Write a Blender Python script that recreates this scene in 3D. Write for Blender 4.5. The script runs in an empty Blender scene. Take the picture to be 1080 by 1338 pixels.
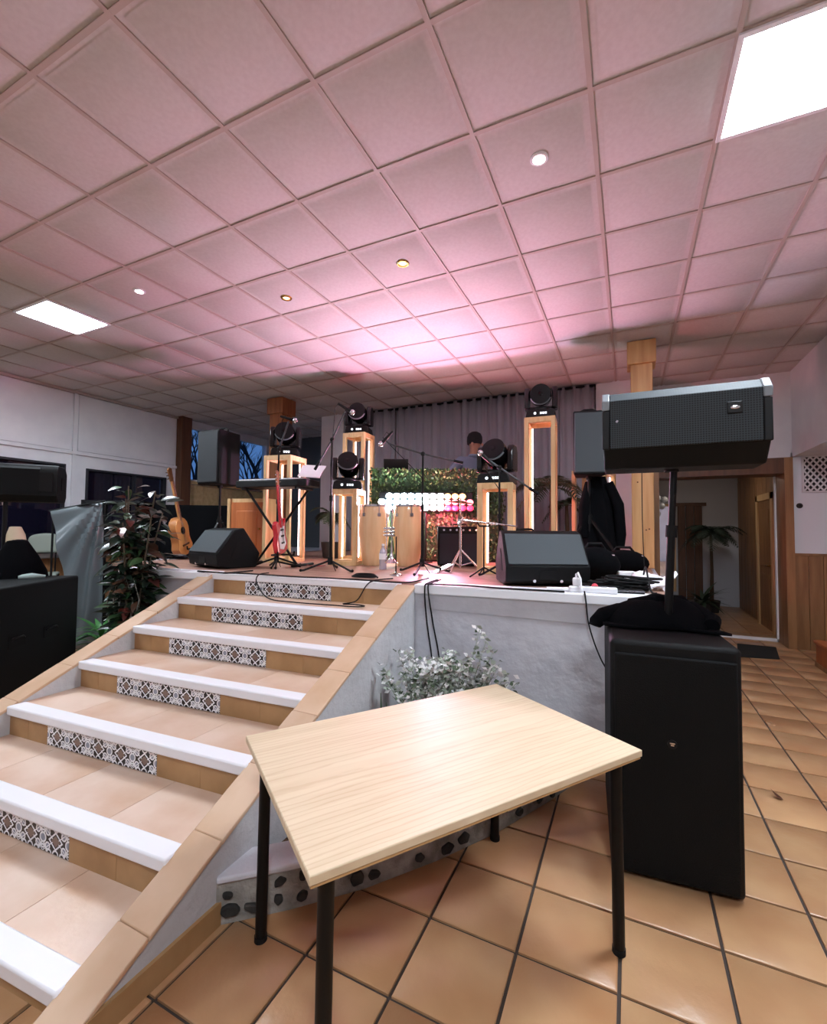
import bpy, math, random
import numpy as np
from mathutils import Vector, Matrix, Euler
random.seed(7)
SC = bpy.context.scene
COL = SC.collection
PI = math.pi

# ------------------------------------------------------------------ camera
FPX, YAW, PITCH, ROLL, EYE = 591.33, .4444, .0393, .0091, 1.50
_f = Vector((-math.sin(YAW)*math.cos(PITCH), math.cos(YAW)*math.cos(PITCH), math.sin(PITCH)))
_r0 = Vector((math.cos(YAW), math.sin(YAW), 0)); _u0 = _r0.cross(_f)
_r = math.cos(ROLL)*_r0 + math.sin(ROLL)*_u0
_u = -math.sin(ROLL)*_r0 + math.cos(ROLL)*_u0
CAMP = Vector((0, 0, EYE))
cam = bpy.data.cameras.new('camera'); camo = bpy.data.objects.new('camera', cam); COL.objects.link(camo)
camo.matrix_world = Matrix(((_r.x, _u.x, -_f.x, 0), (_r.y, _u.y, -_f.y, 0), (_r.z, _u.z, -_f.z, EYE), (0, 0, 0, 1)))
cam.sensor_fit = 'HORIZONTAL'; cam.sensor_width = 36; cam.lens = FPX/1080*36; cam.clip_start = .02; cam.clip_end = 200
SC.camera = camo
# ------------------------------------------------------------------ world (dusk sky), exposure
w = bpy.data.worlds.new('dusk'); SC.world = w; w.use_nodes = True
w.node_tree.nodes['Background'].inputs[0].default_value = (.13, .27, .62, 1)
w.node_tree.nodes['Background'].inputs[1].default_value = .75
vs = SC.view_settings
vs.view_transform = 'Standard'; vs.look = 'None'; vs.gamma = 1; vs.use_curve_mapping = False
vs.exposure = 0.16
PANEL = 100.0        # radiance of the ceiling LED panels
PAR_W = 175.0       # the pink stage par light, watts
STRIP = 7.0         # LED strips of the towers

# points of the place from the surveyed photograph (measured positions, true size)
def ray(x, y): return _f + _r*((x-540)/FPX) - _u*((y-669)/FPX)
def at_z(x, y, z): d = ray(x, y); return CAMP + d*((z-EYE)/d.z)
def at_y(x, y, Y): d = ray(x, y); return CAMP + d*(Y/d.y)
def at_x(x, y, X): d = ray(x, y); return CAMP + d*(X/d.x)
def at_d(x, y, dep): return CAMP + ray(x, y)*dep
def depth(p): return (Vector(p)-CAMP).dot(_f)
def proj(p):
    q = Vector(p)-CAMP; d = q.dot(_f)
    return (540+FPX*q.dot(_r)/d, 669-FPX*q.dot(_u)/d, d)
def seen(pts, m=30):
    P = [proj(p) for p in pts]
    if max(p[2] for p in P) < .05: return False
    if min(p[2] for p in P) < .05: return True
    return max(p[0] for p in P) > -m and min(p[0] for p in P) < 1080+m and max(p[1] for p in P) > -m and min(p[1] for p in P) < 1338+m

# ------------------------------------------------------------------ materials
def lin(c):
    return tuple(((v/255)/12.92 if v/255 <= .04045 else ((v/255+.055)/1.055)**2.4) for v in c) + (1,)
MATS = {}
def N(nt, typ, **kw):
    n = nt.nodes.new(typ)
    for k, v in kw.items(): setattr(n, k, v)
    return n
def mat(name, c, rough=.6, metal=0, c2=None, scale=8, stretch=(1, 1, 1), bump=0, bscale=60, emit=0, rand=0, spec=.5, detail=4, coat=0, contrast=(.35, .65), trans=0, rough2=None):
    if name in MATS: return MATS[name]
    m = bpy.data.materials.new(name); m.use_nodes = True; nt = m.node_tree; b = nt.nodes['Principled BSDF']
    b.inputs['Roughness'].default_value = rough; b.inputs['Metallic'].default_value = metal
    b.inputs['Specular IOR Level'].default_value = spec
    b.inputs['Coat Weight'].default_value = coat
    if trans: b.inputs['Transmission Weight'].default_value = trans
    col = lin(c); b.inputs['Base Color'].default_value = col
    tc = N(nt, 'ShaderNodeTexCoord'); L = nt.links.new
    out = None
    if c2 is not None:
        mp = N(nt, 'ShaderNodeMapping'); mp.inputs['Scale'].default_value = stretch; L(tc.outputs['Object'], mp.inputs[0])
        vec = mp.outputs[0]
        if rand:
            oi = N(nt, 'ShaderNodeObjectInfo'); mu = N(nt, 'ShaderNodeMath', operation='MULTIPLY'); mu.inputs[1].default_value = 37.
            L(oi.outputs['Random'], mu.inputs[0])
            ad = N(nt, 'ShaderNodeVectorMath', operation='ADD'); L(vec, ad.inputs[0]); L(mu.outputs[0], ad.inputs[1]); vec = ad.outputs[0]
        nz = N(nt, 'ShaderNodeTexNoise'); nz.inputs['Scale'].default_value = scale; nz.inputs['Detail'].default_value = detail
        L(vec, nz.inputs['Vector'])
        rp = N(nt, 'ShaderNodeValToRGB'); rp.color_ramp.elements[0].position = contrast[0]; rp.color_ramp.elements[1].position = contrast[1]
        rp.color_ramp.elements[0].color = col; rp.color_ramp.elements[1].color = lin(c2)
        L(nz.outputs[0], rp.inputs[0]); out = rp.outputs[0]
        if rough2 is not None:
            mr = N(nt, 'ShaderNodeMapRange'); mr.inputs['From Min'].default_value = contrast[0]; mr.inputs['From Max'].default_value = contrast[1]
            mr.inputs['To Min'].default_value = rough; mr.inputs['To Max'].default_value = rough2
            L(nz.outputs[0], mr.inputs[0]); L(mr.outputs[0], b.inputs['Roughness'])
    if rand:
        oi2 = N(nt, 'ShaderNodeObjectInfo'); hs = N(nt, 'ShaderNodeHueSaturation')
        mr2 = N(nt, 'ShaderNodeMapRange'); mr2.inputs['To Min'].default_value = 1-rand; mr2.inputs['To Max'].default_value = 1+rand
        L(oi2.outputs['Random'], mr2.inputs[0]); L(mr2.outputs[0], hs.inputs['Value'])
        if out is not None: L(out, hs.inputs['Color'])
        else: hs.inputs['Color'].default_value = col
        out = hs.outputs[0]
    if out is not None: L(out, b.inputs['Base Color'])
    if bump:
        nb = N(nt, 'ShaderNodeTexNoise'); nb.inputs['Scale'].default_value = bscale; nb.inputs['Detail'].default_value = 5
        L(tc.outputs['Object'], nb.inputs['Vector'])
        bp = N(nt, 'ShaderNodeBump'); bp.inputs['Strength'].default_value = bump; bp.inputs['Distance'].default_value = .02
        L(nb.outputs[0], bp.inputs['Height']); L(bp.outputs[0], b.inputs['Normal'])
    if emit:
        b.inputs['Emission Color'].default_value = col; b.inputs['Emission Strength'].default_value = emit
    MATS[name] = m
    return m
def glass(name, c=(235, 245, 250), rough=0.):
    m = bpy.data.materials.new(name); m.use_nodes = True; nt = m.node_tree
    nt.nodes.remove(nt.nodes['Principled BSDF']); o = nt.nodes['Material Output']
    t = N(nt, 'ShaderNodeBsdfTransparent'); t.inputs[0].default_value = lin(c)
    g = N(nt, 'ShaderNodeBsdfGlossy'); g.inputs['Roughness'].default_value = rough
    lw_ = N(nt, 'ShaderNodeLayerWeight'); lw_.inputs[0].default_value = .25
    fr = N(nt, 'ShaderNodeMath', operation='MULTIPLY_ADD'); fr.inputs[1].default_value = .25; fr.inputs[2].default_value = .03
    nt.links.new(lw_.outputs['Facing'], fr.inputs[0])
    mx = N(nt, 'ShaderNodeMixShader')
    nt.links.new(fr.outputs[0], mx.inputs[0]); nt.links.new(t.outputs[0], mx.inputs[1]); nt.links.new(g.outputs[0], mx.inputs[2]); nt.links.new(mx.outputs[0], o.inputs[0])
    MATS[name] = m; return m
WHITE = mat('white_paint', (226, 226, 230), .55, c2=(216, 216, 222), scale=3)
PLASTER = mat('rough_plaster', (214, 214, 220), .8, c2=(200, 200, 207), scale=4, bump=.35, bscale=14)
STUCCO = mat('stucco', (206, 206, 208), .85, c2=(188, 188, 190), scale=3, bump=.4, bscale=22)
NOSE = mat('white_nosing', (240, 241, 245), .45)
TREAD = mat('tread_tile', (224, 198, 178), .42, c2=(208, 172, 144), scale=3.2, rand=.04, bump=.06, bscale=30, rough2=.3)
RISER = mat('riser_tile', (180, 142, 98), .45, c2=(160, 122, 80), scale=5, rand=.04)
CAP = mat('cap_tile', (212, 180, 150), .45, c2=(198, 162, 128), scale=4, rand=.05)
FLOORT = mat('terracotta_tile', (198, 158, 116), .34, c2=(164, 116, 78), scale=3.2, rand=.09, bump=.10, bscale=24, rough2=.27, contrast=(.22, .8), detail=2.5)
GROUT = mat('dark_grout', (70, 60, 54), .9)
CEILT = mat('ceiling_board', (196, 190, 188), .85, c2=(190, 183, 181), scale=40)
GRID = mat('ceiling_grid_metal', (176, 162, 154), .6)
PINE = mat('pine_wood', (216, 182, 134), .5, c2=(200, 162, 112), scale=3, stretch=(8, 8, .6), rand=.04)
POSTW = mat('post_wood', (208, 166, 112), .5, c2=(190, 144, 90), scale=2.5, stretch=(7, 7, .5))
DARKW = mat('dark_brown_wood', (104, 66, 40), .5, c2=(84, 52, 30), scale=3, stretch=(7, 7, .6))
WAINS = mat('wainscot_wood', (156, 114, 74), .45, c2=(130, 92, 58), scale=2.2, stretch=(6, 6, .6), rand=.08)
ORANGEW = mat('orange_wood', (190, 112, 60), .45, c2=(168, 92, 46), scale=2.5, stretch=(6, 6, .5))
PLYW = mat('pale_plywood', (208, 180, 132), .55, c2=(192, 162, 114), scale=2.5, stretch=(.6, 6, 6), rand=.04)
BLACK = mat('black_plastic', (12, 13, 14), .5, spec=.3)
BLACKP = mat('black_textured_paint', (8, 10, 11), .6, bump=.12, bscale=220, spec=.22)
GRILLE = mat('grey_grille_cloth', (58, 66, 70), .7, bump=.2, bscale=300)
DGRILLE = mat('dark_grille_cloth', (30, 34, 37), .75, bump=.2, bscale=300)
BMETAL = mat('black_metal', (9, 10, 11), .45, spec=.22)
CHROME = mat('chrome', (215, 215, 220), .18, metal=1)
BRASS = mat('brass', (205, 165, 95), .25, metal=1)
CLOTHB = mat('black_cloth', (7, 8, 11), .95, spec=.1, bump=.2, bscale=120)
RUBBER = mat('rubber', (12, 12, 13), .75, spec=.3)
STAGEW = mat('stage_plank', (176, 140, 122), .45, c2=(150, 114, 98), scale=2, stretch=(.8, 9, 9), rand=.08)
CURT = mat('grey_curtain', (150, 150, 158), .9)
PATTERN = None

# ------------------------------------------------------------------ mesh helpers
class MB:
    def __init__(s): s.v = []; s.f = []; s.mi = []; s.cur = 0
    def add(s, vs, fs):
        o = len(s.v); s.v += [tuple(v) for v in vs]; s.f += [tuple(i+o for i in f) for f in fs]; s.mi += [s.cur]*len(fs); return s
    def box(s, c, d, R=None):
        hx, hy, hz = d[0]/2, d[1]/2, d[2]/2
        P = [Vector((x*hx, y*hy, z*hz)) for z in (-1, 1) for y in (-1, 1) for x in (-1, 1)]
        if R is not None:
            Rm = R if isinstance(R, Matrix) else Euler(R).to_matrix()
            P = [Rm @ p for p in P]
        P = [p+Vector(c) for p in P]
        return s.add(P, [(0, 2, 3, 1), (4, 5, 7, 6), (0, 1, 5, 4), (2, 6, 7, 3), (0, 4, 6, 2), (1, 3, 7, 5)])
    def bx(s, x0, x1, y0, y1, z0, z1): return s.box(((x0+x1)/2, (y0+y1)/2, (z0+z1)/2), (x1-x0, y1-y0, z1-z0))
    def cyl(s, a, b, r0, r1=None, n=12, cap=True):
        r1 = r0 if r1 is None else r1
        a = Vector(a); b = Vector(b); d = (b-a).normalized()
        t = Vector((0, 0, 1)) if abs(d.z) < .9 else Vector((1, 0, 0))
        p = d.cross(t).normalized(); q = d.cross(p)
        V = []
        for c, r in ((a, r0), (b, r1)):
            for i in range(n):
                an = 2*PI*i/n; V.append(c+p*(r*math.cos(an))+q*(r*math.sin(an)))
        F = [(i, i+n, (i+1) % n+n, (i+1) % n) for i in range(n)]
        if cap: F += [tuple(range(n)), tuple(range(2*n-1, n-1, -1))]
        return s.add(V, F)
    def tube(s, pts, r, n=8, closed=False):
        pts = [Vector(p) for p in pts]; V = []; m = len(pts)
        rr = r if isinstance(r, (list, tuple)) else [r]*m
        pp = None
        for i, p in enumerate(pts):
            d = (pts[min(i+1, m-1)]-pts[max(i-1, 0)])
            d = d.normalized() if d.length > 1e-9 else Vector((0, 0, 1))
            if pp is None:
                t = Vector((0, 0, 1)) if abs(d.z) < .9 else Vector((1, 0, 0)); pp = d.cross(t).normalized()
            else:
                pp = (pp-d*pp.dot(d)); pp = pp.normalized() if pp.length > 1e-6 else d.orthogonal().normalized()
            q = d.cross(pp)
            for k in range(n):
                an = 2*PI*k/n; V.append(p+pp*(rr[i]*math.cos(an))+q*(rr[i]*math.sin(an)))
        F = []
        for i in range(m-1):
            for k in range(n): F.append((i*n+k, i*n+(k+1) % n, (i+1)*n+(k+1) % n, (i+1)*n+k))
        F += [tuple(range(n-1, -1, -1)), tuple(range((m-1)*n, m*n))]
        return s.add(V, F)
    def lathe(s, prof, n=24, c=(0, 0, 0), R=None):
        V = []; F = []; m = len(prof)
        for r, z in prof:
            for k in range(n):
                an = 2*PI*k/n; V.append(Vector((max(r, 1e-4)*math.cos(an), max(r, 1e-4)*math.sin(an), z)))
        for i in range(m-1):
            for k in range(n): F.append((i*n+k, i*n+(k+1) % n, (i+1)*n+(k+1) % n, (i+1)*n+k))
        F += [tuple(range(n-1, -1, -1)), tuple(range((m-1)*n, m*n))]
        if R is not None:
            Rm = R if isinstance(R, Matrix) else Euler(R).to_matrix(); V = [Rm @ p for p in V]
        return s.add([p+Vector(c) for p in V], F)
    def ball(s, c, r, n=12, sc=(1, 1, 1)):
        m = n//2+1
        return s.lathe2([(math.sin(PI*i/m), -math.cos(PI*i/m)) for i in range(m+1)], n, c, r, sc)
    def lathe2(s, prof, n, c, r, sc):
        V = []; F = []; m = len(prof)
        for a, z in prof:
            for k in range(n):
                an = 2*PI*k/n; V.append((c[0]+max(a, 1e-3)*r*sc[0]*math.cos(an), c[1]+max(a, 1e-3)*r*sc[1]*math.sin(an), c[2]+z*r*sc[2]))
        for i in range(m-1):
            for k in range(n): F.append((i*n+k, i*n+(k+1) % n, (i+1)*n+(k+1) % n, (i+1)*n+k))
        F += [tuple(range(n-1, -1, -1)), tuple(range((m-1)*n, m*n))]
        return s.add(V, F)
    def prism(s, poly, a, b, axis='x'):
        """poly = 2D outline; x: poly in (y,z); y: poly in (x,z); z: poly in (x,y)"""
        n = len(poly)
        def P(t, p): return (t, p[0], p[1]) if axis == 'x' else ((p[0], t, p[1]) if axis == 'y' else (p[0], p[1], t))
        V = [P(a, p) for p in poly]+[P(b, p) for p in poly]
        F = [(i, (i+1) % n, (i+1) % n+n, i+n) for i in range(n)]+[tuple(range(n-1, -1, -1)), tuple(range(n, 2*n))]
        return s.add(V, F)
    def grid(s, fn, nu, nv):
        V = [fn(i/nu, j/nv) for j in range(nv+1) for i in range(nu+1)]
        F = [(j*(nu+1)+i, j*(nu+1)+i+1, (j+1)*(nu+1)+i+1, (j+1)*(nu+1)+i) for j in range(nv) for i in range(nu)]
        return s.add(V, F)
    def mesh(s, name, mats):
        me = bpy.data.meshes.new(name); me.from_pydata(s.v, [], s.f); me.update()
        import bmesh
        bm = bmesh.new(); bm.from_mesh(me); bmesh.ops.recalc_face_normals(bm, faces=bm.faces); bm.to_mesh(me); bm.free()
        mats = mats if isinstance(mats, (list, tuple)) else [mats]
        for m in mats: me.materials.append(m)
        if len(mats) > 1: me.polygons.foreach_set('material_index', s.mi)
        me.polygons.foreach_set('use_smooth', [True]*len(me.polygons))
        me.set_sharp_from_angle(angle=math.radians(38))
        return me
    def build(s, name, mats, parent=None, bev=0, seg=2):
        o = bpy.data.objects.new(name, s.mesh(name, mats)); COL.objects.link(o)
        if parent is not None: o.parent = parent
        if bev:
            m = o.modifiers.new('bevel', 'BEVEL'); m.width = bev; m.segments = seg; m.limit_method = 'ANGLE'; m.angle_limit = math.radians(40); m.harden_normals = False
        return o
def solid(o, t, offset=-1):
    m = o.modifiers.new('thick', 'SOLIDIFY'); m.thickness = t; m.offset = offset; return o
def inst(name, me, parent, loc=(0, 0, 0), rot=(0, 0, 0), scale=(1, 1, 1)):
    o = bpy.data.objects.new(name, me); COL.objects.link(o); o.parent = parent; o.location = loc; o.rotation_euler = rot; o.scale = scale; return o
def tag(o, label, cat, group=None):
    o['label'] = label; o['category'] = cat
    if group: o['group'] = group
    return o
def thing(name, label, cat, loc=(0, 0, 0), rz=0, group=None):
    o = bpy.data.objects.new(name, None); COL.objects.link(o); o.location = loc; o.rotation_euler = (0, 0, rz); o.empty_display_size = .1
    return tag(o, label, cat, group)
def struct(o, label, cat):
    o['kind'] = 'structure'; o['label'] = label; o['category'] = cat; return o
def sempty(name, label, cat, loc=(0, 0, 0)):
    o = bpy.data.objects.new(name, None); COL.objects.link(o); o.location = loc; return struct(o, label, cat)

# ================================================================== ROOM SHELL
ZC, ZS = 3.656, 1.10
XL, XR, YB = -7.9, 1.95, -4.6
# ---- floor: slab, then single terracotta tiles where they can be told apart
floor = sempty('floor', 'terracotta square tile floor with dark grout joints', 'floor')
MB().bx(XL-.3, 4.2, YB-.2, 12.2, -.12, -.012).build('grout_bed', GROUT, floor)
TS, TX, TY = .33423, -1.045, 1.677
tm = MB(); h = TS/2-.006
tm.add([(-h, -h, -.03), (h, -h, -.03), (h, h, -.03), (-h, h, -.03), (-h, -h, -.004), (h, -h, -.004), (h, h, -.004), (-h, h, -.004),
        (-h+.006, -h+.006, 0), (h-.006, -h+.006, 0), (h-.006, h-.006, 0), (-h+.006, h-.006, 0)],
       [(0, 3, 2, 1)]+[(i, (i+1) % 4, (i+1) % 4+4, i+4) for i in range(4)]+[(i+4, (i+1) % 4+4, (i+1) % 4+8, i+8) for i in range(4)]+[(8, 9, 10, 11)])
tme = tm.mesh('floor_tile', FLOORT)
cand = []; rest = MB()
rr = random.Random(3)
for i in range(-20, 15):
    for j in range(-18, 31):
        cx, cy = TX+(i+.5)*TS, TY+(j+.5)*TS
        if cx > 4.1 or cy > 12 or cy < YB: continue
        pts = [(cx+a*h, cy+b*h, 0) for a in (-1, 1) for b in (-1, 1)]
        vis = cx > -1.55 and cy < 8.2 and seen(pts, 10) and not (cx < .05 and cy > 3.4) and not (cy > 1.5*cx+3.6 and cx < -.1) and cx < 2.6
        if vis:
            cand.append((proj((cx, cy, 0))[2], cx, cy))
        elif cx > -6 or cy < 4:
            rest.bx(cx-h, cx+h, cy-h, cy+h, -.03, 0)
cand.sort()
for k, (d_, cx, cy) in enumerate(cand):
    if k < 300: inst('floor_tile', tme, floor, (cx, cy, rr.uniform(-.0015, .0)), (rr.uniform(-.002, .002), rr.uniform(-.002, .002), 0))
    else: rest.bx(cx-h, cx+h, cy-h, cy+h, -.03, 0)
ro = rest.build('far_floor_tiles', FLOORT, floor); ro['kind'] = 'stuff'

# ---- ceiling: bevelled boards on a metal grid
ceil = sempty('ceiling', 'white suspended ceiling of square bevelled boards', 'ceiling')
MB().bx(XL-.3, 4.2, YB-.2, 12.2, ZC+.03, ZC+.12).build('ceiling_slab', WHITE, ceil)
CX0, CY0, CS = -2.5529, 1.0838, .6
cm = MB(); a, b_, c_ = .298, .262, .246
cm.add([(-a, -a, .02), (a, -a, .02), (a, a, .02), (-a, a, .02), (-a, -a, .004), (a, -a, .004), (a, a, .004), (-a, a, .004),
        (-b_, -b_, .004), (b_, -b_, .004), (b_, b_, .004), (-b_, b_, .004), (-c_, -c_, -.007), (c_, -c_, -.007), (c_, c_, -.007), (-c_, c_, -.007)],
       [(0, 1, 2, 3)]+[(i+k, (i+1) % 4+k, (i+1) % 4+k+4, i+k+4) for k in (0, 4, 8) for i in range(4)]+[(12, 15, 14, 13)])
cme = cm.mesh('ceiling_board', CEILT)
PANELS = {(-5, 2), (5, 2), (-5, -4), (5, -4)}
hid = MB(); cnt = 0
for i in range(-9, 8):
    for j in range(-10, 18):
        x0, y0 = CX0+i*CS, CY0+j*CS
        if (i, j) in PANELS: continue
        cx, cy = x0+.3, y0+.3
        if cx > XR+.1 and cy < 7.6: continue
        pts = [(cx+p*.3, cy+q*.3, ZC) for p in (-1, 1) for q in (-1, 1)]
        if seen(pts, 5) and cy < 8.6 and cx < XR:
            inst('ceiling_board', cme, ceil, (cx, cy, ZC)); cnt += 1
        elif cy < 9: hid.add([(v[0]+cx, v[1]+cy, v[2]+ZC) for v in cm.v], cm.f)
ho = hid.build('other_ceiling_boards', CEILT, ceil); ho['kind'] = 'stuff'
for i in range(-8, 8):
    x = CX0+i*CS
    MB().bx(x-.012, x+.012, YB, 8.8, ZC-.004, ZC+.01).build('grid_runner', GRID, ceil)
for j in range(-9, 13):
    y = CY0+j*CS
    MB().bx(XL, XR, y-.012, y+.012, ZC-.0035, ZC+.01).build('grid_runner', GRID, ceil)

# ---- LED panels and recessed spots
LED = mat('led_diffuser', (232, 244, 255), .5, emit=PANEL)
FRW = mat('white_metal', (232, 232, 236), .4)
def panel(i, j, label):
    t = thing('ceiling_led_panel', label, 'ceiling light', (CX0+(i+.5)*CS, CY0+(j+.5)*CS, ZC), 0, 'square LED panels in the ceiling')
    f = MB()
    for sx, sy, dx, dy in ((0, -.288, .6, .024), (0, .288, .6, .024), (-.288, 0, .024, .552), (.288, 0, .024, .552)): f.box((sx, sy, -.003), (dx, dy, .022))
    f.build('frame', FRW, t)
    MB().box((0, 0, -.002), (.552, .552, .008)).build('diffuser', LED, t)
panel(5, 2, 'large glowing square LED ceiling panel at the upper right, above the loudspeaker')
panel(-5, 2, 'glowing square LED ceiling panel at far left near the white window wall')
panel(-5, -4, 'glowing LED ceiling panel behind the viewer on the window side')
panel(5, -4, 'glowing LED ceiling panel behind the viewer on the right')
BULB = mat('spot_bulb_lit', (255, 232, 226), .3, emit=26)
BULBD = mat('spot_bulb_dim', (255, 226, 190), .25, emit=1.2)
for (px, py), lit, lb in (((704, 207), 1, 'lit round recessed ceiling spot nearest the viewer'), ((526, 344), 0, 'dim brass recessed ceiling spot in the middle of the pink glow'),
                          ((374, 389), 0, 'dim brass recessed ceiling spot left of the pink glow'), ((182, 380), 1, 'bright recessed ceiling spot beside the left LED panel')):
    p = at_z(px, py, ZC-.008)
    t = thing('recessed_spot', lb, 'ceiling light', p, 0, 'recessed ceiling spots')
    MB().lathe([(.034, .004), (.05, .004), (.052, -.004), (.046, -.010), (.036, -.010), (.033, -.002)], 24).build('trim_ring', BRASS if not lit else FRW, t)
    MB().lathe([(.001, -.012), (.02, -.010), (.032, -.002), (.032, .003), (.001, .003)], 20).build('bulb', BULB if lit else BULBD, t)

# ---- walls
def wall(name, mb, m, label): return struct(mb.build(name, m), label, 'wall')
# left wall with three window openings (y ranges / z ranges)
WIN = [(2.2, 3.99, 1.10, 2.47), (4.29, 5.68, 1.10, 2.44), (6.14, 8.30, 2.43, 3.52)]
lw = MB()
ys = [YB-.1]
for y0, y1, z0, z1 in WIN:
    lw.bx(XL-.15, XL, ys[-1], y0, 0, ZC+.03); lw.bx(XL-.15, XL, y0, y1, 0, z0); lw.bx(XL-.15, XL, y0, y1, z1, ZC+.03); ys.append(y1)
lw.bx(XL-.15, XL, ys[-1], 8.7, 0, ZC+.03)
wl = wall('wall_left', lw, WHITE, 'long white panelled wall with windows on the left')
m1 = MB()
for y0, y1 in ((-1.6, .05), (.15, 2.05), (2.15, 4.05), (4.15, 5.86)):
    MB().bx(XL, XL+.018, y0, y1, 2.70, 3.60).build('wall_panel', WHITE, wl, bev=.008)
for y in (.1, 2.1, 4.1):
    MB().bx(XL, XL+.03, y-.025, y+.025, 0, ZC).build('panel_batten', WHITE, wl)
MB().bx(XL, XL+.04, -2, 5.9, 2.64, 2.685).build('panel_rail', WHITE, wl)
MB().bx(XL, XL+.03, -2, 5.9, 0, 1.02).build('wainscot_panel', WAINS, wl)
MB().bx(XL, XL+.05, -3, 5.9, ZC-.05, ZC-.01).build('cornice_strip', GRID, wl)
NIGHT = mat('night_glass', (20, 18, 34), .03, spec=.9)
SKYG = glass('clear_glass')
def window(n, y0, y1, z0, z1, pane, fm, label, mull=0, fw=.05):
    t = sempty('window_%d' % n, label, 'window', (XL, (y0+y1)/2, z0))
    W = (y1-y0)/2; Hh = z1-z0; f = MB()
    f.bx(-.08, .03, -W, W, 0, fw); f.bx(-.08, .03, -W, W, Hh-fw, Hh); f.bx(-.08, .03, -W, -W+fw, fw, Hh-fw); f.bx(-.08, .03, W-fw, W, fw, Hh-fw)
    if mull:
        f.bx(-.06, .02, mull-.02, mull+.02, fw, Hh-fw)
    f.build('window_frame', fm, t)
    MB().bx(-.045, -.035, -W+fw, W-fw, fw, Hh-fw).build('pane', pane, t)
    MB().bx(-.02, .09, -W-.03, W+.03, -.06, -.001).build('window_sill', NOSE if n < 3 else PINE, t)
window(1, *WIN[0], NIGHT, mat('dark_frame', (34, 36, 44), .5), 'wide dark night window at far left behind the hanging loudspeaker', fw=.03)
window(2, *WIN[1], NIGHT, MATS['dark_frame'], 'dark night window behind the tall leafy plant', mull=.1, fw=.03)
window(3, *WIN[2], SKYG, WHITE, 'high window showing blue dusk sky and bare branches', mull=.0, fw=.035)
# the post in the left wall
tag(MB().bx(XL+.001, XL+.16, 5.88, 6.10, 0, ZC-.002).build('timber_post', DARKW, bev=.006), 'dark brown timber post against the white wall beside the blue window', 'post')
# back walls
wall('wall_back_left', MB().bx(XL-.1, -4.9, 8.5, 8.65, 0, ZC+.03), mat('dark_wall', (74, 80, 86), .8), 'dark grey back wall left of the curtain')
wall('wall_back', MB().bx(-5.3, .30, 7.30, 7.45, 0, ZC+.03), WHITE, 'white back wall behind the stage curtain')
wall('wall_rear', MB().bx(XL-.1, 4.2, YB-.15, YB, 0, ZC+.03), WHITE, 'white rear wall behind the viewer')
wall('wall_stage_left_panel', MB().bx(-5.30, -4.80, 7.0, 7.30, ZS, ZC+.02), WHITE, 'pale grey wall pier left of the curtain')
wall('wall_stage_right_panel', MB().bx(-.42, .30, 7.02, 7.30, ZS, ZC+.02), WHITE, 'pale wall pier right of the curtain')
# right: upper wall above the soffit, soffit, side recess
wall('wall_right', MB().bx(XR, XR+.15, YB, 7.5, 2.505, ZC+.03), WHITE, 'upper white wall on the right, ending in a soffit edge')
so = wall('wall_right_soffit', MB().bx(XR+.15, 4.2, YB, 7.5, 2.505, 2.56), WHITE, 'low white soffit of the side recess on the right')
wall('wall_recess', MB().bx(4.05, 4.2, YB, 7.65, 0, 2.56), WHITE, 'white end wall of the side recess')
wb = MB().bx(XR-.02, 4.2, 7.5, 7.65, 0, 2.56)
wr = wall('wall_right_end', wb, mat('cool_white_paint', (224, 228, 236), .6), 'white end wall with wood wainscot and lattice vent on the right')
for k in range(14):
    x0 = XR-.015+k*.15
    MB().bx(x0+.002, x0+.148, 7.478, 7.50, 0, 1.21).build('wainscot_board', WAINS, wr, bev=.004)
MB().bx(XR-.02, 4.0, 7.465, 7.5, 1.21, 1.24).build('wainscot_cap', WAINS, wr)
# lattice vent
lt = thing('lattice_vent', 'white diagonal lattice vent panel high on the right end wall', 'vent', (2.36, 7.49, 2.05))
MB().bx(-.30, .30, -.004, .006, 0, .44).build('backing', mat('vent_dark', (44, 44, 48), .9), lt)
f = MB(); f.bx(-.32, .32, -.02, .006, -.02, 0); f.bx(-.32, .32, -.02, .006, .44, .455); f.bx(-.32, -.30, -.02, .006, 0, .44); f.bx(.30, .32, -.02, .006, 0, .44); f.build('frame', WHITE, lt)
for sgn in (1, -1):
    for k in range(-4, 13):
        # clipped diagonal slats
        xs = -.30+k*.066
        p0 = [xs, 0.0]; p1 = [xs+.44*sgn*.75, .44]
        def clip(p, q):
            (xa, za), (xb, zb) = p, q
            for lim, s_ in ((-.30, 1), (.30, -1)):
                if s_*(xa-lim) < 0 and s_*(xb-lim) < 0: return None
                if s_*(xa-lim) < 0: t_ = (lim-xa)/(xb-xa); xa, za = lim, za+t_*(zb-za)
                if s_*(xb-lim) < 0: t_ = (lim-xa)/(xb-xa); xb, zb = lim, za+t_*(zb-za)
            return (xa, za), (xb, zb)
        c = clip(p0, p1)
        if c is None or abs(c[0][1]-c[1][1]) < .03: continue
        (xa, za), (xb, zb) = c
        L_ = math.hypot(xb-xa, zb-za); an = math.atan2(zb-za, xb-xa)
        MB().box(((xa+xb)/2, -.008 if sgn > 0 else -.013, (za+zb)/2), (L_, .005, .019), (0, -an, 0)).build('slat', WHITE, lt)
sw = thing('wall_switch', 'small dark oval bell push on the white end wall', 'switch', (2.012, 7.50, 1.86))
MB().lathe([(.001, 0), (.034, 0), (.034, .012), (.026, .02), (.001, .02)], 20, R=(PI/2, 0, 0)).build('plate', mat('dark_bronze', (52, 46, 44), .4, metal=.4), sw)
MB().lathe([(.001, .018), (.012, .018), (.012, .026), (.001, .028)], 14, R=(PI/2, 0, 0)).build('button', BLACK, sw)
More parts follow.
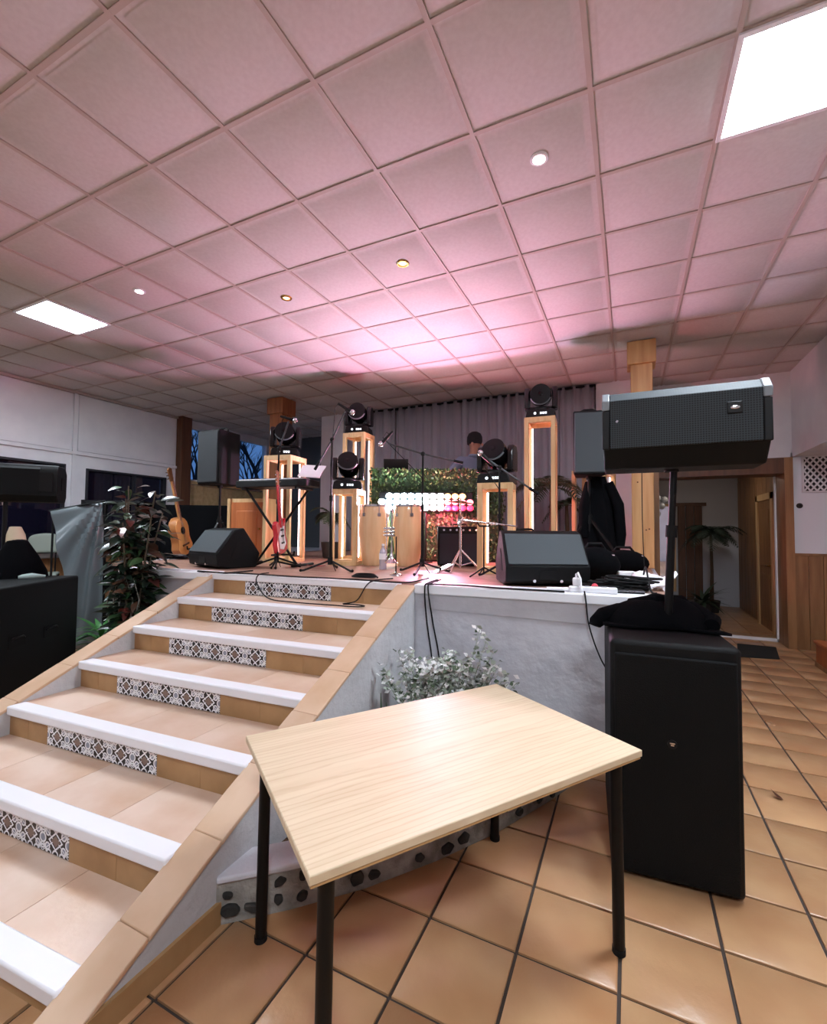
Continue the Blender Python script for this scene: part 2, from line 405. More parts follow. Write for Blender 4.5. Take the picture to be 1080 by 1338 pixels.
# doorway to the dim hall behind
d1 = sempty('door_1', 'wooden doorway with white threshold leading to a dim hall', 'doorway', (1.1, 7.5, 0))
fr = MB(); fr.bx(.755, .845, -.04, .40, 0, 2.5); fr.build('door_jamb', WAINS, d1)
MB().bx(-.80, -.70, -.04, .40, 0, 2.5).build('door_jamb', WAINS, d1)
MB().bx(-.80, .845, -.03, .40, 2.29, 2.50).build('lintel', DARKW, d1)
MB().bx(-.70, .755, .36, .42, 0, .035).build('threshold', NOSE, d1)
MB().bx(.735, .755, .36, .40, .0, 2.29).build('white_strip', NOSE, d1)
wall('wall_over_door', MB().bx(.30, XR+.15, 7.5, 7.65, 2.5, ZC+.03), WHITE, 'white wall above the doorway')
HALL = mat('hall_paint', (196, 198, 204), .7)
wall('wall_hall_left', MB().bx(.18, .30, 7.45, 11.2, 0, 2.7), HALL, 'pale left wall of the dim hall')
wall('wall_hall_back', MB().bx(.18, 2.2, 11.1, 11.2, 0, 2.7), HALL, 'pale back wall of the dim hall')
hr = wall('wall_hall_right', MB().bx(2.0, 2.15, 7.9, 11.1, 0, 2.7), WAINS, 'wood panelled right wall of the dim hall')
for k in range(12):
    MB().bx(1.982, 2.0, 7.92+k*.26, 8.17+k*.26, 0, 2.5).build('wall_board', WAINS, hr, bev=.004)
wall('wall_hall_ceiling', MB().bx(.18, 2.2, 7.65, 11.2, 2.6, 2.7), HALL, 'low ceiling of the dim hall')
d2 = sempty('door_2', 'wooden door with pine frame in the right wall of the dim hall', 'door', (1.98, 8.9, 0))
fr = MB(); fr.bx(-.05, .0, -.48, -.38, 0, 2.12); fr.bx(-.05, 0, .38, .48, 0, 2.12); fr.bx(-.05, 0, -.48, .48, 2.02, 2.12); fr.build('door_frame', PINE, d2)
MB().bx(-.03, 0, -.38, .38, 0, 2.02).build('door_leaf', WAINS, d2)
for z0, z1 in ((.15, .85), (.98, 1.88)): MB().bx(-.042, -.028, -.26, .26, z0, z1).build('door_panel', WAINS, d2, bev=.012)
MB().tube([(-.03, -.32, 1.0), (-.08, -.32, 1.0), (-.08, -.22, 1.0)], .009).build('door_handle', BRASS, d2)

# ================================================================== STAGE
SLOPE = .075
def front(x): return 3.02+SLOPE*(x+1.56)          # stage front edge (slightly skewed to the room)
stg = thing('stage_platform', 'raised white plastered stage with pinkish plank floor', 'stage')
XE = .26
poly = [(XE, front(XE)+.10), (XE, 7.30), (-5.0, 7.30), (-5.0, 8.49), (XL+.02, 8.49), (XL+.02, 6.1), (-5.3, 3.6), (-4.45, front(-4.45)+.02), (-3.3, front(-3.3)+.02), (-1.6, front(-1.6)+.02), (-1.40, front(-1.4))]
MB().prism(poly, 0, ZS-.03, 'z').build('body', PLASTER, stg)
# planks
yy = 2.80
k = 0
while yy < 7.25:
    x0 = -5.2 if yy > 3.35 else -4.4
    x1 = XE-.05
    sk = lambda x: SLOPE*(x+1.56)
    v = []
    for z in (ZS-.03, ZS):
        v += [(x0, yy+sk(x0)+.002, z), (x1, yy+sk(x1)+.002, z), (x1, yy+.118+sk(x1), z), (x0, yy+.118+sk(x0), z)]
    # keep behind the white rim
    if yy >= 3.13: MB().add(v, [(0, 3, 2, 1), (4, 5, 6, 7), (0, 1, 5, 4), (1, 2, 6, 5), (2, 3, 7, 6), (3, 0, 4, 7)]).build('stage_plank', STAGEW, stg)
    yy += .12; k += 1
def rim(x0, x1, d=.20, o=.035):
    v = []
    for z in (ZS-.065, ZS+.004):
        v += [(x0, front(x0)-o, z), (x1, front(x1)-o, z), (x1, front(x1)+d, z), (x0, front(x0)+d, z)]
    MB().add(v, [(0, 3, 2, 1), (4, 5, 6, 7), (0, 1, 5, 4), (1, 2, 6, 5), (2, 3, 7, 6), (3, 0, 4, 7)]).build('white_rim', NOSE, stg, bev=.01)
rim(-1.42, XE+.03, .16); rim(-4.5, -3.36, .16)
# plaster ledge band on the front wall
v = []
for z, o in ((.80, .012), (.80, .0), (ZS-.065, .0), (ZS-.065, .03)): pass
bn = MB(); v = []
for x in (-1.42, -.9, -.45, 0, XE+.02): v += [(x, front(x)+.06, .915-.02*(x+1.4)), (x, front(x)-.004, .93-.02*(x+1.4)), (x, front(x)-.02, ZS-.06), (x, front(x)+.06, ZS-.06)]
for q in range(4):
    for e in range(4): bn.f.append((q*4+e, q*4+(e+1) % 4, (q+1)*4+(e+1) % 4, (q+1)*4+e)); bn.mi.append(0)
bn.v = v; bn.f += [(0, 1, 2, 3), (19, 18, 17, 16)]; bn.mi += [0, 0]
bn.build('plaster_band', PLASTER, stg)
fw_ = MB(); fw_.add([(-1.42, front(-1.42)+.012, 0), (XE+.02, front(XE)+.012, 0), (XE+.02, front(XE)+.2, 0), (-1.42, front(-1.42)+.2, 0),
                     (-1.42, front(-1.42)+.004, ZS-.05), (XE+.02, front(XE)+.004, ZS-.05), (XE+.02, front(XE)+.2, ZS-.05), (-1.42, front(-1.42)+.2, ZS-.05)],
                    [(0, 3, 2, 1), (4, 5, 6, 7), (0, 1, 5, 4), (1, 2, 6, 5), (2, 3, 7, 6), (3, 0, 4, 7)])
fw_.build('front_wall', PLASTER, stg)

# ================================================================== STAIRCASE
st = thing('staircase', 'wide terracotta staircase with white nosings and patterned riser tiles up to the stage', 'stairs')
XI, XO, LI, LO = -1.56, -1.42, -3.33, -3.48
NY = [2.99, 2.65, 2.29, 1.93, 1.55, 1.165, .815]
NZ = [1.10-.166*i for i in range(7)]
def sk(x): return SLOPE*.95*(x-XI)
def slab(mb, x0, x1, ya, yb, z0, z1):
    v = []
    for z in (z0, z1): v += [(x0, ya+sk(x0), z), (x1, ya+sk(x1), z), (x1, yb+sk(x1), z), (x0, yb+sk(x0), z)]
    mb.add(v, [(0, 3, 2, 1), (4, 5, 6, 7), (0, 1, 5, 4), (1, 2, 6, 5), (2, 3, 7, 6), (3, 0, 4, 7)]); return mb
# azulejo print
def azulejo():
    m = bpy.data.materials.new('azulejo_print'); m.use_nodes = True; nt = m.node_tree; b = nt.nodes['Principled BSDF']; L = nt.links.new
    b.inputs['Roughness'].default_value = .25
    tc = N(nt, 'ShaderNodeTexCoord'); sp = N(nt, 'ShaderNodeSeparateXYZ'); L(tc.outputs['Object'], sp.inputs[0])
    def M_(op, a, b=None, c=None):
        n = N(nt, 'ShaderNodeMath', operation=op)
        for i_, q in enumerate((a, b, c)):
            if q is None: continue
            if isinstance(q, (int, float)): n.inputs[i_].default_value = q
            else: L(q, n.inputs[i_])
        return n.outputs[0]
    x = M_('MULTIPLY', sp.outputs[0], 1/.085); z = M_('MULTIPLY', sp.outputs[2], 1/.056)   # -1..1 on the tile
    ax = M_('ABSOLUTE', x); az = M_('ABSOLUTE', z)
    def band(v, c, wd): return M_('LESS_THAN', M_('ABSOLUTE', M_('SUBTRACT', v, c)), wd)
    d = M_('ADD', ax, M_('MULTIPLY', az, .8))
    # rings round the corners and the sides, wavy star lines: the white tracery
    def dist(cx, cz, kz=.66): return M_('SQRT', M_('ADD', M_('POWER', M_('SUBTRACT', ax, cx), 2), M_('POWER', M_('MULTIPLY', M_('SUBTRACT', az, cz), kz), 2)))
    tr = [band(d, .50, .065), band(dist(1, 0), .22, .045), band(dist(1, 1), .30, .05), band(dist(.5, 1), .16, .045), band(dist(.62, .52), .16, .042),
          band(dist(0, 1), .20, .042), band(M_('SUBTRACT', ax, M_('MULTIPLY', az, .9)), .12, .04), band(dist(1, .55), .14, .042)]
    w_ = tr[0]
    for q in tr[1:]: w_ = M_('MAXIMUM', w_, q)
    grey = M_('MAXIMUM', M_('LESS_THAN', dist(1, 0), .17), M_('LESS_THAN', dist(.62, .52), .10))
    cen = M_('LESS_THAN', d, .34)
    def mix(fac, c0, c1):
        n = N(nt, 'ShaderNodeMix', data_type='RGBA'); L(fac, n.inputs[0])
        for s_, q in ((6, c0), (7, c1)):
            if isinstance(q, tuple): n.inputs[s_].default_value = q
            else: L(q, n.inputs[s_])
        return n.outputs[2]
    c = mix(grey, lin((26, 26, 34)), lin((150, 154, 168)))
    c = mix(w_, c, lin((238, 238, 242)))
    c = mix(cen, c, lin((128, 106, 96)))
    L(c, b.inputs['Base Color']); return m
AZ = azulejo()
azm = MB().box((0, 0, 0), (.168, .008, .110)).mesh('patterned_tile', AZ)
body = MB()
for i in range(7):
    ya = NY[i]+.025; yb = NY[i-1]+.05 if i else 3.35
    slab(body, LI-.02, XI+.02, ya+.012, yb+.03, 0, NZ[i]-.035)
body.build('masonry_core', STUCCO, st)
for i in range(7):
    ya = NY[i]; yb = NY[i-1]+.028 if i else NY[0]+.30
    if i:
        n = 4; xs = [LI+(XI-LI)*q/n for q in range(n+1)]
        for q in range(n): slab(MB(), xs[q]+.0015, xs[q+1]-.0015, ya+.088, yb, NZ[i]-.035, NZ[i]-.004).build('tread_tile', TREAD, st)
    slab(MB(), LI, XI, ya, ya+.095, NZ[i]-.052, NZ[i]).build('nosing', NOSE, st, bev=.008)
    zl = NZ[i+1]-.004 if i < 6 else 0
    zt = NZ[i]-.052
    px0, px1 = -2.98, -2.13
    for x0, x1 in ((LI, -3.155), (-3.155, px0), (px1, -1.845), (-1.845, XI)) if i < 6 else ((LI, -2.9), (-2.9, -2.45), (-2.45, -2.0), (-2.0, XI)):
        slab(MB(), x0+.001, x1-.001, ya+.022, ya+.037, zl, zt).build('riser_tile', RISER, st)
    if i < 6:
        zc = (zl+zt)/2
        for q in range(5):
            xc = px0+(q+.5)*.17
            inst('patterned_tile', azm, st, (xc, ya+.025+sk(xc), zc), (0, 0, math.atan(SLOPE*.95)))
# stringer walls with tiled caps
def zcap(y, x): return NZ[4]-.012+.4565*(y-sk(x)-NY[4])
def stringer(x0, x1, name, capdrop=0, ytop=3.02):
    y0 = .72 + sk(x0)*.9; y1 = ytop+sk(x0)
    zt0 = max(zcap(y0, x0), .02); zt1 = min(zcap(y1, x0), ZS+.01)
    MB().prism([(y0, 0), (y1, 0), (y1, zt1-.02), (y0, zt0-.02)], x0, x1, 'x').build(name, STUCCO, st)
    n = 8
    for q in range(n):
        ta, tb = q/n, (q+1)/n
        ya, yb = y0+(y1-y0)*ta+.0012, y0+(y1-y0)*tb-.0012; za, zb = zt0+(zt1-zt0)*ta, zt0+(zt1-zt0)*tb
        MB().prism([(ya, za-.02), (yb, zb-.02), (yb, zb), (ya, za)], x0-.008, x1+.008, 'x').build('cap_tile', CAP, st, bev=.004)
    if x1 > -2:
        MB().prism([(y0-.02, .0), (y1, .0), (y1, .085), (y0-.02, .085)], x1, x1+.014, 'x').build('skirting', RISER, st)
stringer(XI, XO, 'stringer_wall'); stringer(LO, LI, 'stringer_wall', ytop=3.08)
# ================================================================== PLANTER WALL with set stones
pl = thing('planter_wall', 'low white-topped planter wall with dark stones set in its side under the table', 'planter', (-1.42, 1.28, 0))
PPTS = [Vector(p) for p in ((0, 0, 0), (.20, .18, 0), (.41, .40, 0), (.62, .68, 0), (.81, .98, 0), (1.0, 1.36, 0), (1.16, 1.72, 0))]
def pnorm(i):
    d = (PPTS[min(i+1, len(PPTS)-1)]-PPTS[max(i-1, 0)]).normalized(); return Vector((-d.y, d.x, 0))
def strip(z0, z1, o0, o1, m_, name, bev=0):
    g = MB(); n = len(PPTS)
    for i in range(n):
        nn = pnorm(i); g.v += [tuple(PPTS[i]+nn*o0+Vector((0, 0, z0))), tuple(PPTS[i]+nn*o1+Vector((0, 0, z0))), tuple(PPTS[i]+nn*o1+Vector((0, 0, z1))), tuple(PPTS[i]+nn*o0+Vector((0, 0, z1)))]
    for i in range(n-1):
        for e in range(4): g.f.append((i*4+e, i*4+(e+1) % 4, (i+1)*4+(e+1) % 4, (i+1)*4+e))
    g.f += [(0, 1, 2, 3), tuple(4*(n-1)+q for q in (3, 2, 1, 0))]; g.mi = [0]*len(g.f)
    return g.build(name, m_, pl, bev=bev)
strip(0, .165, 0, .13, mat('cement_render', (168, 164, 156), .9, c2=(118, 114, 106), scale=9, bump=.8, bscale=30), 'wall_body')
strip(.155, .18, -.012, .14, PLASTER, 'white_top', .008)
STONE = mat('dark_stone', (60, 58, 54), .8, c2=(34, 34, 33), scale=12, rand=.2, bump=.3)
rs = random.Random(11)
for i in range(len(PPTS)-1):
    a_, b__ = PPTS[i], PPTS[i+1]; L_ = (b__-a_).length; d_ = (b__-a_).normalized(); x = .05
    while x < L_-.02:
        for z in (.045, .115):
            if rs.random() < .72:
                g = MB(); n = rs.randint(5, 7); rx, rz_ = rs.uniform(.022, .05), rs.uniform(.014, .028)
                pol = [(rx*rs.uniform(.7, 1.1)*math.cos(2*PI*q/n), rz_*rs.uniform(.7, 1.15)*math.sin(2*PI*q/n)) for q in range(n)]
                g.prism(pol, -.014, .01, 'y')
                p = a_+d_*(x+rs.uniform(-.015, .015))
                o = inst('stone', g.mesh('stone', STONE), pl, (p.x, p.y, z+rs.uniform(-.012, .012)), (0, rs.uniform(-.4, .4), math.atan2(d_.y, d_.x)))
                bv = o.modifiers.new('bevel', 'BEVEL'); bv.width = .006; bv.segments = 2
        x += rs.uniform(.085, .12)
so_ = tag(MB().prism([(-1.40, 1.46), (-1.10, 1.76), (-.80, 2.16), (-.45, 2.9), (-1.40, 2.9)], .0, .115, 'z').build('planter_soil', mat('soil', (96, 66, 48), .95, c2=(60, 42, 32), scale=20, bump=.8, bscale=40)), 'brown soil in the planter beside the stairs', 'soil')
so_['kind'] = 'stuff'

# ================================================================== TABLE
tb = thing('folding_table', 'light oak-topped rectangular table with four black tubular legs in the foreground', 'table', (-.636, 1.573, 0), math.radians(55.4))
OAK = mat('oak_laminate', (222, 205, 174), .5, c2=(215, 196, 163), spec=.3, scale=2.2, stretch=(1.1, 13, 4), detail=8, contrast=(.38, .64))
def oak():
    m = OAK; nt = m.node_tree; b = nt.nodes['Principled BSDF']; L = nt.links.new
    tc = N(nt, 'ShaderNodeTexCoord'); mp = N(nt, 'ShaderNodeMapping'); mp.inputs['Scale'].default_value = (.9, 7, 1); L(tc.outputs['Object'], mp.inputs[0])
    wv = N(nt, 'ShaderNodeTexWave', wave_type='RINGS'); wv.inputs['Scale'].default_value = 2.4; wv.inputs['Distortion'].default_value = 5; wv.inputs['Detail'].default_value = 4; wv.inputs['Detail Scale'].default_value = 1.6
    L(mp.outputs[0], wv.inputs[0])
    rp = N(nt, 'ShaderNodeValToRGB'); rp.color_ramp.elements[0].position = .0; rp.color_ramp.elements[1].position = .25
    rp.color_ramp.elements[0].color = (.88, .83, .77, 1); rp.color_ramp.elements[1].color = (1, 1, 1, 1); L(wv.outputs[1], rp.inputs[0])
    src = b.inputs['Base Color'].links[0].from_socket
    mx = N(nt, 'ShaderNodeMix', data_type='RGBA', blend_type='MULTIPLY'); mx.inputs[0].default_value = .8
    L(src, mx.inputs[6]); L(rp.outputs[0], mx.inputs[7]); L(mx.outputs[2], b.inputs['Base Color'])
oak()
MB().box((0, 0, .708), (1.215, .795, .024)).build('table_top', OAK, tb, bev=.003)
MB().box((0, 0, .692), (1.205, .785, .009)).build('edge_band', mat('oak_edge', (196, 160, 110), .5), tb)
fr = MB()
for sx in (-1, 1): fr.box((sx*.545, 0, .672), (.03, .70, .032))
for sy in (-1, 1): fr.box((0, sy*.335, .672), (1.09, .03, .032))
fr.build('apron_frame', BMETAL, tb)
for sx in (-1, 1):
    for sy in (-1, 1):
        l = MB().cyl((sx*.550, sy*.338, .012), (sx*.545, sy*.335, .688), .0205, n=20).build('leg', BMETAL, tb)
        MB().cyl((sx*.550, sy*.338, 0), (sx*.550, sy*.338, .018), .023, n=16).build('foot_cap', RUBBER, l)

# ================================================================== FOREGROUND SOUND GEAR (right)
def perf_mat(name, c, sc):
    m = mat(name, c, .62, spec=.3); nt = m.node_tree; b = nt.nodes['Principled BSDF']; L = nt.links.new
    tc = N(nt, 'ShaderNodeTexCoord'); vo = N(nt, 'ShaderNodeTexVoronoi', feature='F1'); vo.inputs['Scale'].default_value = sc; vo.inputs['Randomness'].default_value = 0
    L(tc.outputs['Object'], vo.inputs['Vector'])
    rp = N(nt, 'ShaderNodeValToRGB'); rp.color_ramp.elements[0].position = .28; rp.color_ramp.elements[1].position = .36
    rp.color_ramp.elements[0].color = (.006, .007, .008, 1); rp.color_ramp.elements[1].color = lin(c); L(vo.outputs['Distance'], rp.inputs[0]); L(rp.outputs[0], b.inputs['Base Color'])
    return m
PERF = perf_mat('perforated_steel_grille', (50, 57, 61), 90)
sub = thing('subwoofer', 'tall black subwoofer cabinet standing on the tiles right of the table', 'subwoofer', (.14, 2.59, 0), math.radians(4.5))
MB().bx(-.25, .25, -.335, .36, .012, 1.02).build('cabinet', BLACKP, sub, bev=.022, seg=3)
MB().bx(-.232, .232, -.348, -.33, .03, .965).build('front_grille', mat('sub_grille', (7, 9, 10), .7, spec=.2, bump=.3, bscale=260), sub, bev=.01)
bd = MB().lathe([(.001, 0), (.019, 0), (.019, .005), (.001, .006)], 20, (-.01, -.347, .60), (PI/2, 0, 0)).build('round_badge', BLACK, sub)
e = MB(); e.box((-.01, -.354, .606), (.020, .003, .005)); e.box((-.01, -.354, .598), (.012, .003, .005)); e.build('badge_mark', CHROME, bd)
for s in (-1, 1): MB().bx(s*.25-.004*(s > 0)-.0*(s < 0), s*.25+.004, -.09, .09, .60, .70).build('side_handle', RUBBER, sub)
MB().lathe([(.001, 1.018), (.05, 1.018), (.05, 1.03), (.03, 1.034), (.001, 1.034)], 20).build('pole_socket', BMETAL, sub)
for sx in (-.2, .2):
    for sy in (-.28, .3): MB().cyl((sx, sy, 0), (sx, sy, .016), .022).build('foot', RUBBER, sub)
pole = thing('speaker_pole', 'black steel pole rising from the right subwoofer top', 'speaker pole', (.17, 2.59, 1.034))
MB().cyl((0, 0, 0), (.02, .0, .48), .019, n=16).build('lower_tube', BMETAL, pole)
MB().cyl((.019, 0, .44), (.022, 0, .50), .026, n=16).build('collar', RUBBER, pole)
MB().cyl((.02, 0, .48), (.035, 0, .80), .0165, n=16).build('upper_tube', BMETAL, pole)
spk = thing('loudspeaker', 'large black loudspeaker lying sideways on the tall pole, silver badge on its grille', 'loudspeaker', (.222, 2.60, 1.812), math.radians(1)); spk.scale = (.945, .93, .93)
prof = [(-.165, .395), (-.205, .345), (-.205, .10), (-.12, .0), (.10, .0), (.18, .08), (.18, .33), (.11, .40)]
MB().prism(prof, -.355, .355, 'x').build('cabinet', BLACKP, spk, bev=.01)
gr = MB(); gr.prism([(-.160, .402), (-.212, .350), (-.212, .098), (-.198, .098), (-.198, .344), (-.155, .390)], -.325, .325, 'x'); gr.build('grille', PERF, spk, bev=.004)
for s in (-1, 1):
    ec = MB().prism([(-.10, .408), (-.165, .405), (-.214, .352), (-.214, .30), (-.16, .33), (-.10, .38)], s*.325 if s > 0 else -.362, .362 if s > 0 else -.325, 'x').build('corner_cap', mat('silver_plastic', (120, 126, 130), .4), spk, bev=.006)
    MB().bx(s*.343-.017, s*.343+.017, -.214, -.196, .095, .30).build('end_trim', BLACK, spk, bev=.005)
    MB().bx(s*.357-.004, s*.357+.004, -.07, .08, .14, .26).build('handle_recess', RUBBER, spk)
bg = MB().box((.215, -.216, .262), (.062, .008, .058)).build('badge', BLACK, spk, bev=.004)
e = MB(); e.ball((.215, -.221, .262), 1, 12, (.019, .003, .009)); e.build('badge_oval', CHROME, bg)
MB().box((-.29, -.216, .24), (.010, .004, .013), (0, .6, 0)).build('tag_spot', CHROME, spk)
MB().lathe([(.001, -.012), (.034, -.012), (.034, .012), (.001, .012)], 16, (-.03, -.01, 0.0)).build('pole_cup', RUBBER, spk)

def drape(name, m, label, cat, loc, rz, sx, sy, hfun, nu=36, nv=28, part='cloth', th=.012):
    """a closed crumpled lump of cloth: hfun(u,v) height for u,v in -1..1"""
    t = thing(name, label, cat, loc, rz)
    g = MB(); V = []
    for j in range(nv+1):
        for i in range(nu+1):
            u, v = -1+2*i/nu, -1+2*j/nv
            V.append((u, v))
    g.grid(lambda a, b: (lambda u, v: (sx*u, sy*v, max(hfun(u, v), .004)))(-1+2*a, -1+2*b), nu, nv)
    o = g.build(part, m, t); solid(o, th, 1)
    return t, o
nzr = random.Random(5)
PH = [(nzr.uniform(2, 7), nzr.uniform(2, 7), nzr.uniform(0, 6.28)) for _ in range(6)]
def crump(u, v, a): return a*sum(math.sin(p[0]*u+p[1]*v*(1 if i % 2 else -1)+p[2]) for i, p in enumerate(PH))/6
# jacket heaped on the subwoofer
jk = thing('jacket', 'crumpled black jacket heaped on top of the right subwoofer', 'jacket', (.14, 2.74, 1.022), math.radians(4.5))
g = MB()
def jh(a, b):
    u, v = -1+2*a, -1+2*b; r2 = u*u*.9+v*v
    hh = .125*max(0, 1-r2)**.6+crump(u, v, .035)*max(0, 1-r2*.8)
    return (.24*u*(1-.12*v)+.03*math.sin(3*v), .22*v+.02*math.sin(4*u+1), max(.003, hh))
g.grid(jh, 40, 30); solid(g.build('cloth', CLOTHB, jk), .012, 1)
sv = MB(); sv.tube([(-.10, -.05, .06), (-.2, -.08, .05), (-.28, -.12, .035), (-.315, -.16, .005), (-.32, -.165, -.01)], [.05, .05, .042, .035, .028], 14); sv.build('sleeve', CLOTHB, jk)
sv = MB(); sv.tube([(.05, .08, .06), (.16, .02, .07), (.22, -.10, .04), (.20, -.17, .03)], [.05, .048, .04, .034], 14); sv.build('sleeve', CLOTHB, jk)
sv = MB(); sv.tube([(-.14, .02, .09), (-.02, -.05, .12), (.1, .0, .115), (.16, .1, .08)], [.025, .035, .035, .02], 12); sv.build('collar', CLOTHB, jk)

# ================================================================== LEFT SUB, SPEAKER, JACKET
sl = thing('subwoofer', 'black subwoofer cabinet at the far left edge behind the stairs', 'subwoofer', (-4.67, 2.22, 0), math.atan2(.8, -.49))
# local x runs along the visible side (front -> back)
MB().bx(-.62, .48, -.02, .76, .012, 1.02).build('cabinet', BLACKP, sl, bev=.02, seg=3)
for x0 in (-.30, .10):
    h_ = MB().bx(x0-.09, x0+.09, -.024, -.016, .52, .62).build('handle_recess', RUBBER, sl); MB().tube([(x0-.07, -.03, .585), (x0-.05, -.036, .60), (x0+.05, -.036, .60), (x0+.07, -.03, .585)], .008).build('handle_bar', BLACK, h_)
for x0 in (-.55, .40):
    for y0 in (.05, .7): MB().cyl((x0, y0, 0), (x0, y0, .015), .022).build('foot', RUBBER, sl)
p0 = at_d(3, 752, 4.35); p0.z = 1.02
pl2 = thing('speaker_pole', 'black pole on the far left subwoofer carrying a loudspeaker', 'speaker pole', p0)
MB().cyl((0, 0, 0), (0, 0, .72), .019, n=16).build('tube', BMETAL, pl2); MB().cyl((0, 0, 0), (0, 0, .03), .05, n=16).build('base_flange', BMETAL, pl2)
s2 = thing('loudspeaker', 'black loudspeaker on its side at the far left edge in front of the night window', 'loudspeaker', (p0.x, p0.y, 1.735), math.radians(52))
MB().prism([(-.17, .36), (-.2, .31), (-.2, .06), (-.15, 0), (.12, 0), (.17, .06), (.17, .30), (.10, .36)], -.36, .44, 'x').build('cabinet', BLACKP, s2, bev=.01)
MB().prism([(-.165, .355), (-.207, .312), (-.207, .07), (-.197, .07), (-.197, .30), (-.16, .345)], -.33, .30, 'x').build('grille', MATS['sub_grille'], s2)
MB().bx(.436, .446, -.06, .07, .12, .25).build('handle_recess', RUBBER, s2)
MB().bx(.30, .40, -.212, -.196, .1, .28).build('horn_plate', RUBBER, s2)
# cloth cone on the sub
pj_ = at_d(20, 748, 4.25); pj_.z = 1.022
cb = thing('jacket', 'black jacket with beige collar slumped on the far left subwoofer', 'jacket', pj_, math.radians(25))
g = MB(); g.lathe([(.20, 0), (.19, .06), (.14, .2), (.085, .34), (.05, .36)], 18); o = g.build('cloth', CLOTHB, cb)
for v_ in o.data.vertices: v_.co.x += .05*math.sin(v_.co.z*6+v_.co.y*9)-.10*v_.co.z; v_.co.y *= 1+.12*math.sin(7*v_.co.x)
g = MB(); g.lathe([(.078, .33), (.07, .40), (.045, .47), (.03, .475)], 14); o = g.build('collar_lining', mat('beige_lining', (206, 190, 160), .9), cb)
for v_ in o.data.vertices: v_.co.x -= .10*v_.co.z-.03
g = MB(); g.tube([(.12, -.1, .012), (.2, -.05, .016), (.27, .02, .01)], [.02, .03, .012], 10); g.build('pale_hem', mat('pale_teal_cloth', (170, 190, 186), .9), cb)

# ================================================================== WEDGE MONITORS
def wedge(label, loc, rz, W=.56):
    t = thing('stage_monitor', label, 'stage monitor', loc, rz, 'wedge stage monitors')
    MB().prism([(-.22, .03), (-.235, .145), (-.05, .375), (.05, .40), (.24, .14), (.20, .0), (-.12, .0)], -W/2, W/2, 'x').build('cabinet', BLACKP, t, bev=.012)
    # grille on the slope
    a = Vector((0, -.235, .145)); b = Vector((0, -.05, .375)); d = (b-a); n = Vector((0, -d.z, d.y)).normalized()
    v = []
    for x in (-W/2+.02, W/2-.02):
        for q, off in ((.04, .002), (.96, .002), (.96, .012), (.04, .012)): v.append(Vector((x, 0, 0))+a+d*q+n*off)
    MB().add(v, [(0, 1, 2, 3), (7, 6, 5, 4), (0, 4, 5, 1), (1, 5, 6, 2), (2, 6, 7, 3), (3, 7, 4, 0)]).build('grille', GRILLE, t)
    for s in (-1, 1):
        hp = MB(); hp.prism([(-.09, .10), (-.02, .26), (.03, .26), (.0, .10)], s*(W/2-.002), s*(W/2+.004), 'x'); hp.build('handle_recess', RUBBER, t)
    MB().bx(-.06, .06, -.232, -.222, .05, .11).build('input_plate', BMETAL, t)
    for x in (-.10, .09):
        c_ = MB().cyl((x, -.20, .045), (x, -.245, .04), .011).build('jack_plug', CHROME, t)
    return t
pm = at_z(695, 766, ZS); wedge('large black wedge monitor near the stage edge right of the stairs', (pm.x+.02, pm.y+.20, ZS+.004), YAW-.02, .60)
pm = at_z(284, 742, ZS); wedge('black wedge monitor at the stage edge left of the stairs', (pm.x-.05, pm.y+.12, ZS+.004), math.radians(-12), .56)

# ================================================================== STAND SPEAKERS
def pa_speaker(label, loc, rz, W, D, Hh, g):
    t = thing('loudspeaker', label, 'loudspeaker', loc, rz)
    MB().prism([(-W/2, -D/2), (W/2, -D/2), (W*.34, D/2), (-W*.34, D/2)], 0, Hh, 'z').build('cabinet', BLACKP, t, bev=.014)
    MB().bx(-W/2+.012, W/2-.012, -D/2-.012, -D/2+.004, .02, Hh-.02).build('grille', g, t, bev=.008)
    MB().tube([(-.09, .02, Hh-.004), (-.085, .02, Hh+.03), (-.04, .02, Hh+.05), (.04, .02, Hh+.05), (.085, .02, Hh+.03), (.09, .02, Hh-.004)], .012).build('carry_handle', RUBBER, t)
    MB().cyl((0, 0, -.03), (0, 0, .01), .03).build('pole_cup', RUBBER, t)
    return t
def tripod(label, loc, Hp, spread, legz, rz=0, mid=.0, r=.0165):
    t = thing('speaker_stand', label, 'speaker stand', loc, rz)
    MB().cyl((0, 0, .10), (0, 0, Hp*.62), r+.003, n=14).build('lower_tube', BMETAL, t)
    MB().cyl((0, 0, Hp*.58), (0, 0, Hp), r*.82, n=14).build('upper_tube', BMETAL, t)
    hub = MB().cyl((0, 0, legz-.05), (0, 0, legz+.04), .032, n=14).build('hub', RUBBER, t)
    MB().cyl((.03, 0, legz), (.06, 0, legz), .012, n=10).build('locking_knob', RUBBER, hub)
    for k in range(3):
        an = 2*PI*k/3+.5
        l = MB().box(((spread+.02)/2*math.cos(an), (spread+.02)/2*math.sin(an), (legz+.012)/2), (math.hypot(spread-.02, legz), .022, .022), (0, math.atan2(legz-.012, spread-.02), an)).build('leg', BMETAL, t)
        MB().box((spread*math.cos(an), spread*math.sin(an), .014), (.05, .03, .028), (0, 0, an)).build('rubber_foot', RUBBER, l)
    return t
pr = at_d(770, 745, 4.6); pr.z = ZS+.004
tripod('black tripod speaker stand on the stage right, behind the large wedge monitor', pr, .93, .42, .52, 1.1)
zb = at_d(768, 624, 4.6).z
pa_speaker('black loudspeaker on the tripod stand left of the sideways loudspeaker', (pr.x+.0, pr.y, ZS+.004+.96), math.radians(12), .34, .33, .64, GRILLE)
pll = at_d(285, 735, 5.4); pll.z = ZS
tripod('black speaker stand behind the left wedge monitor', pll, .88, .40, .46, .3)
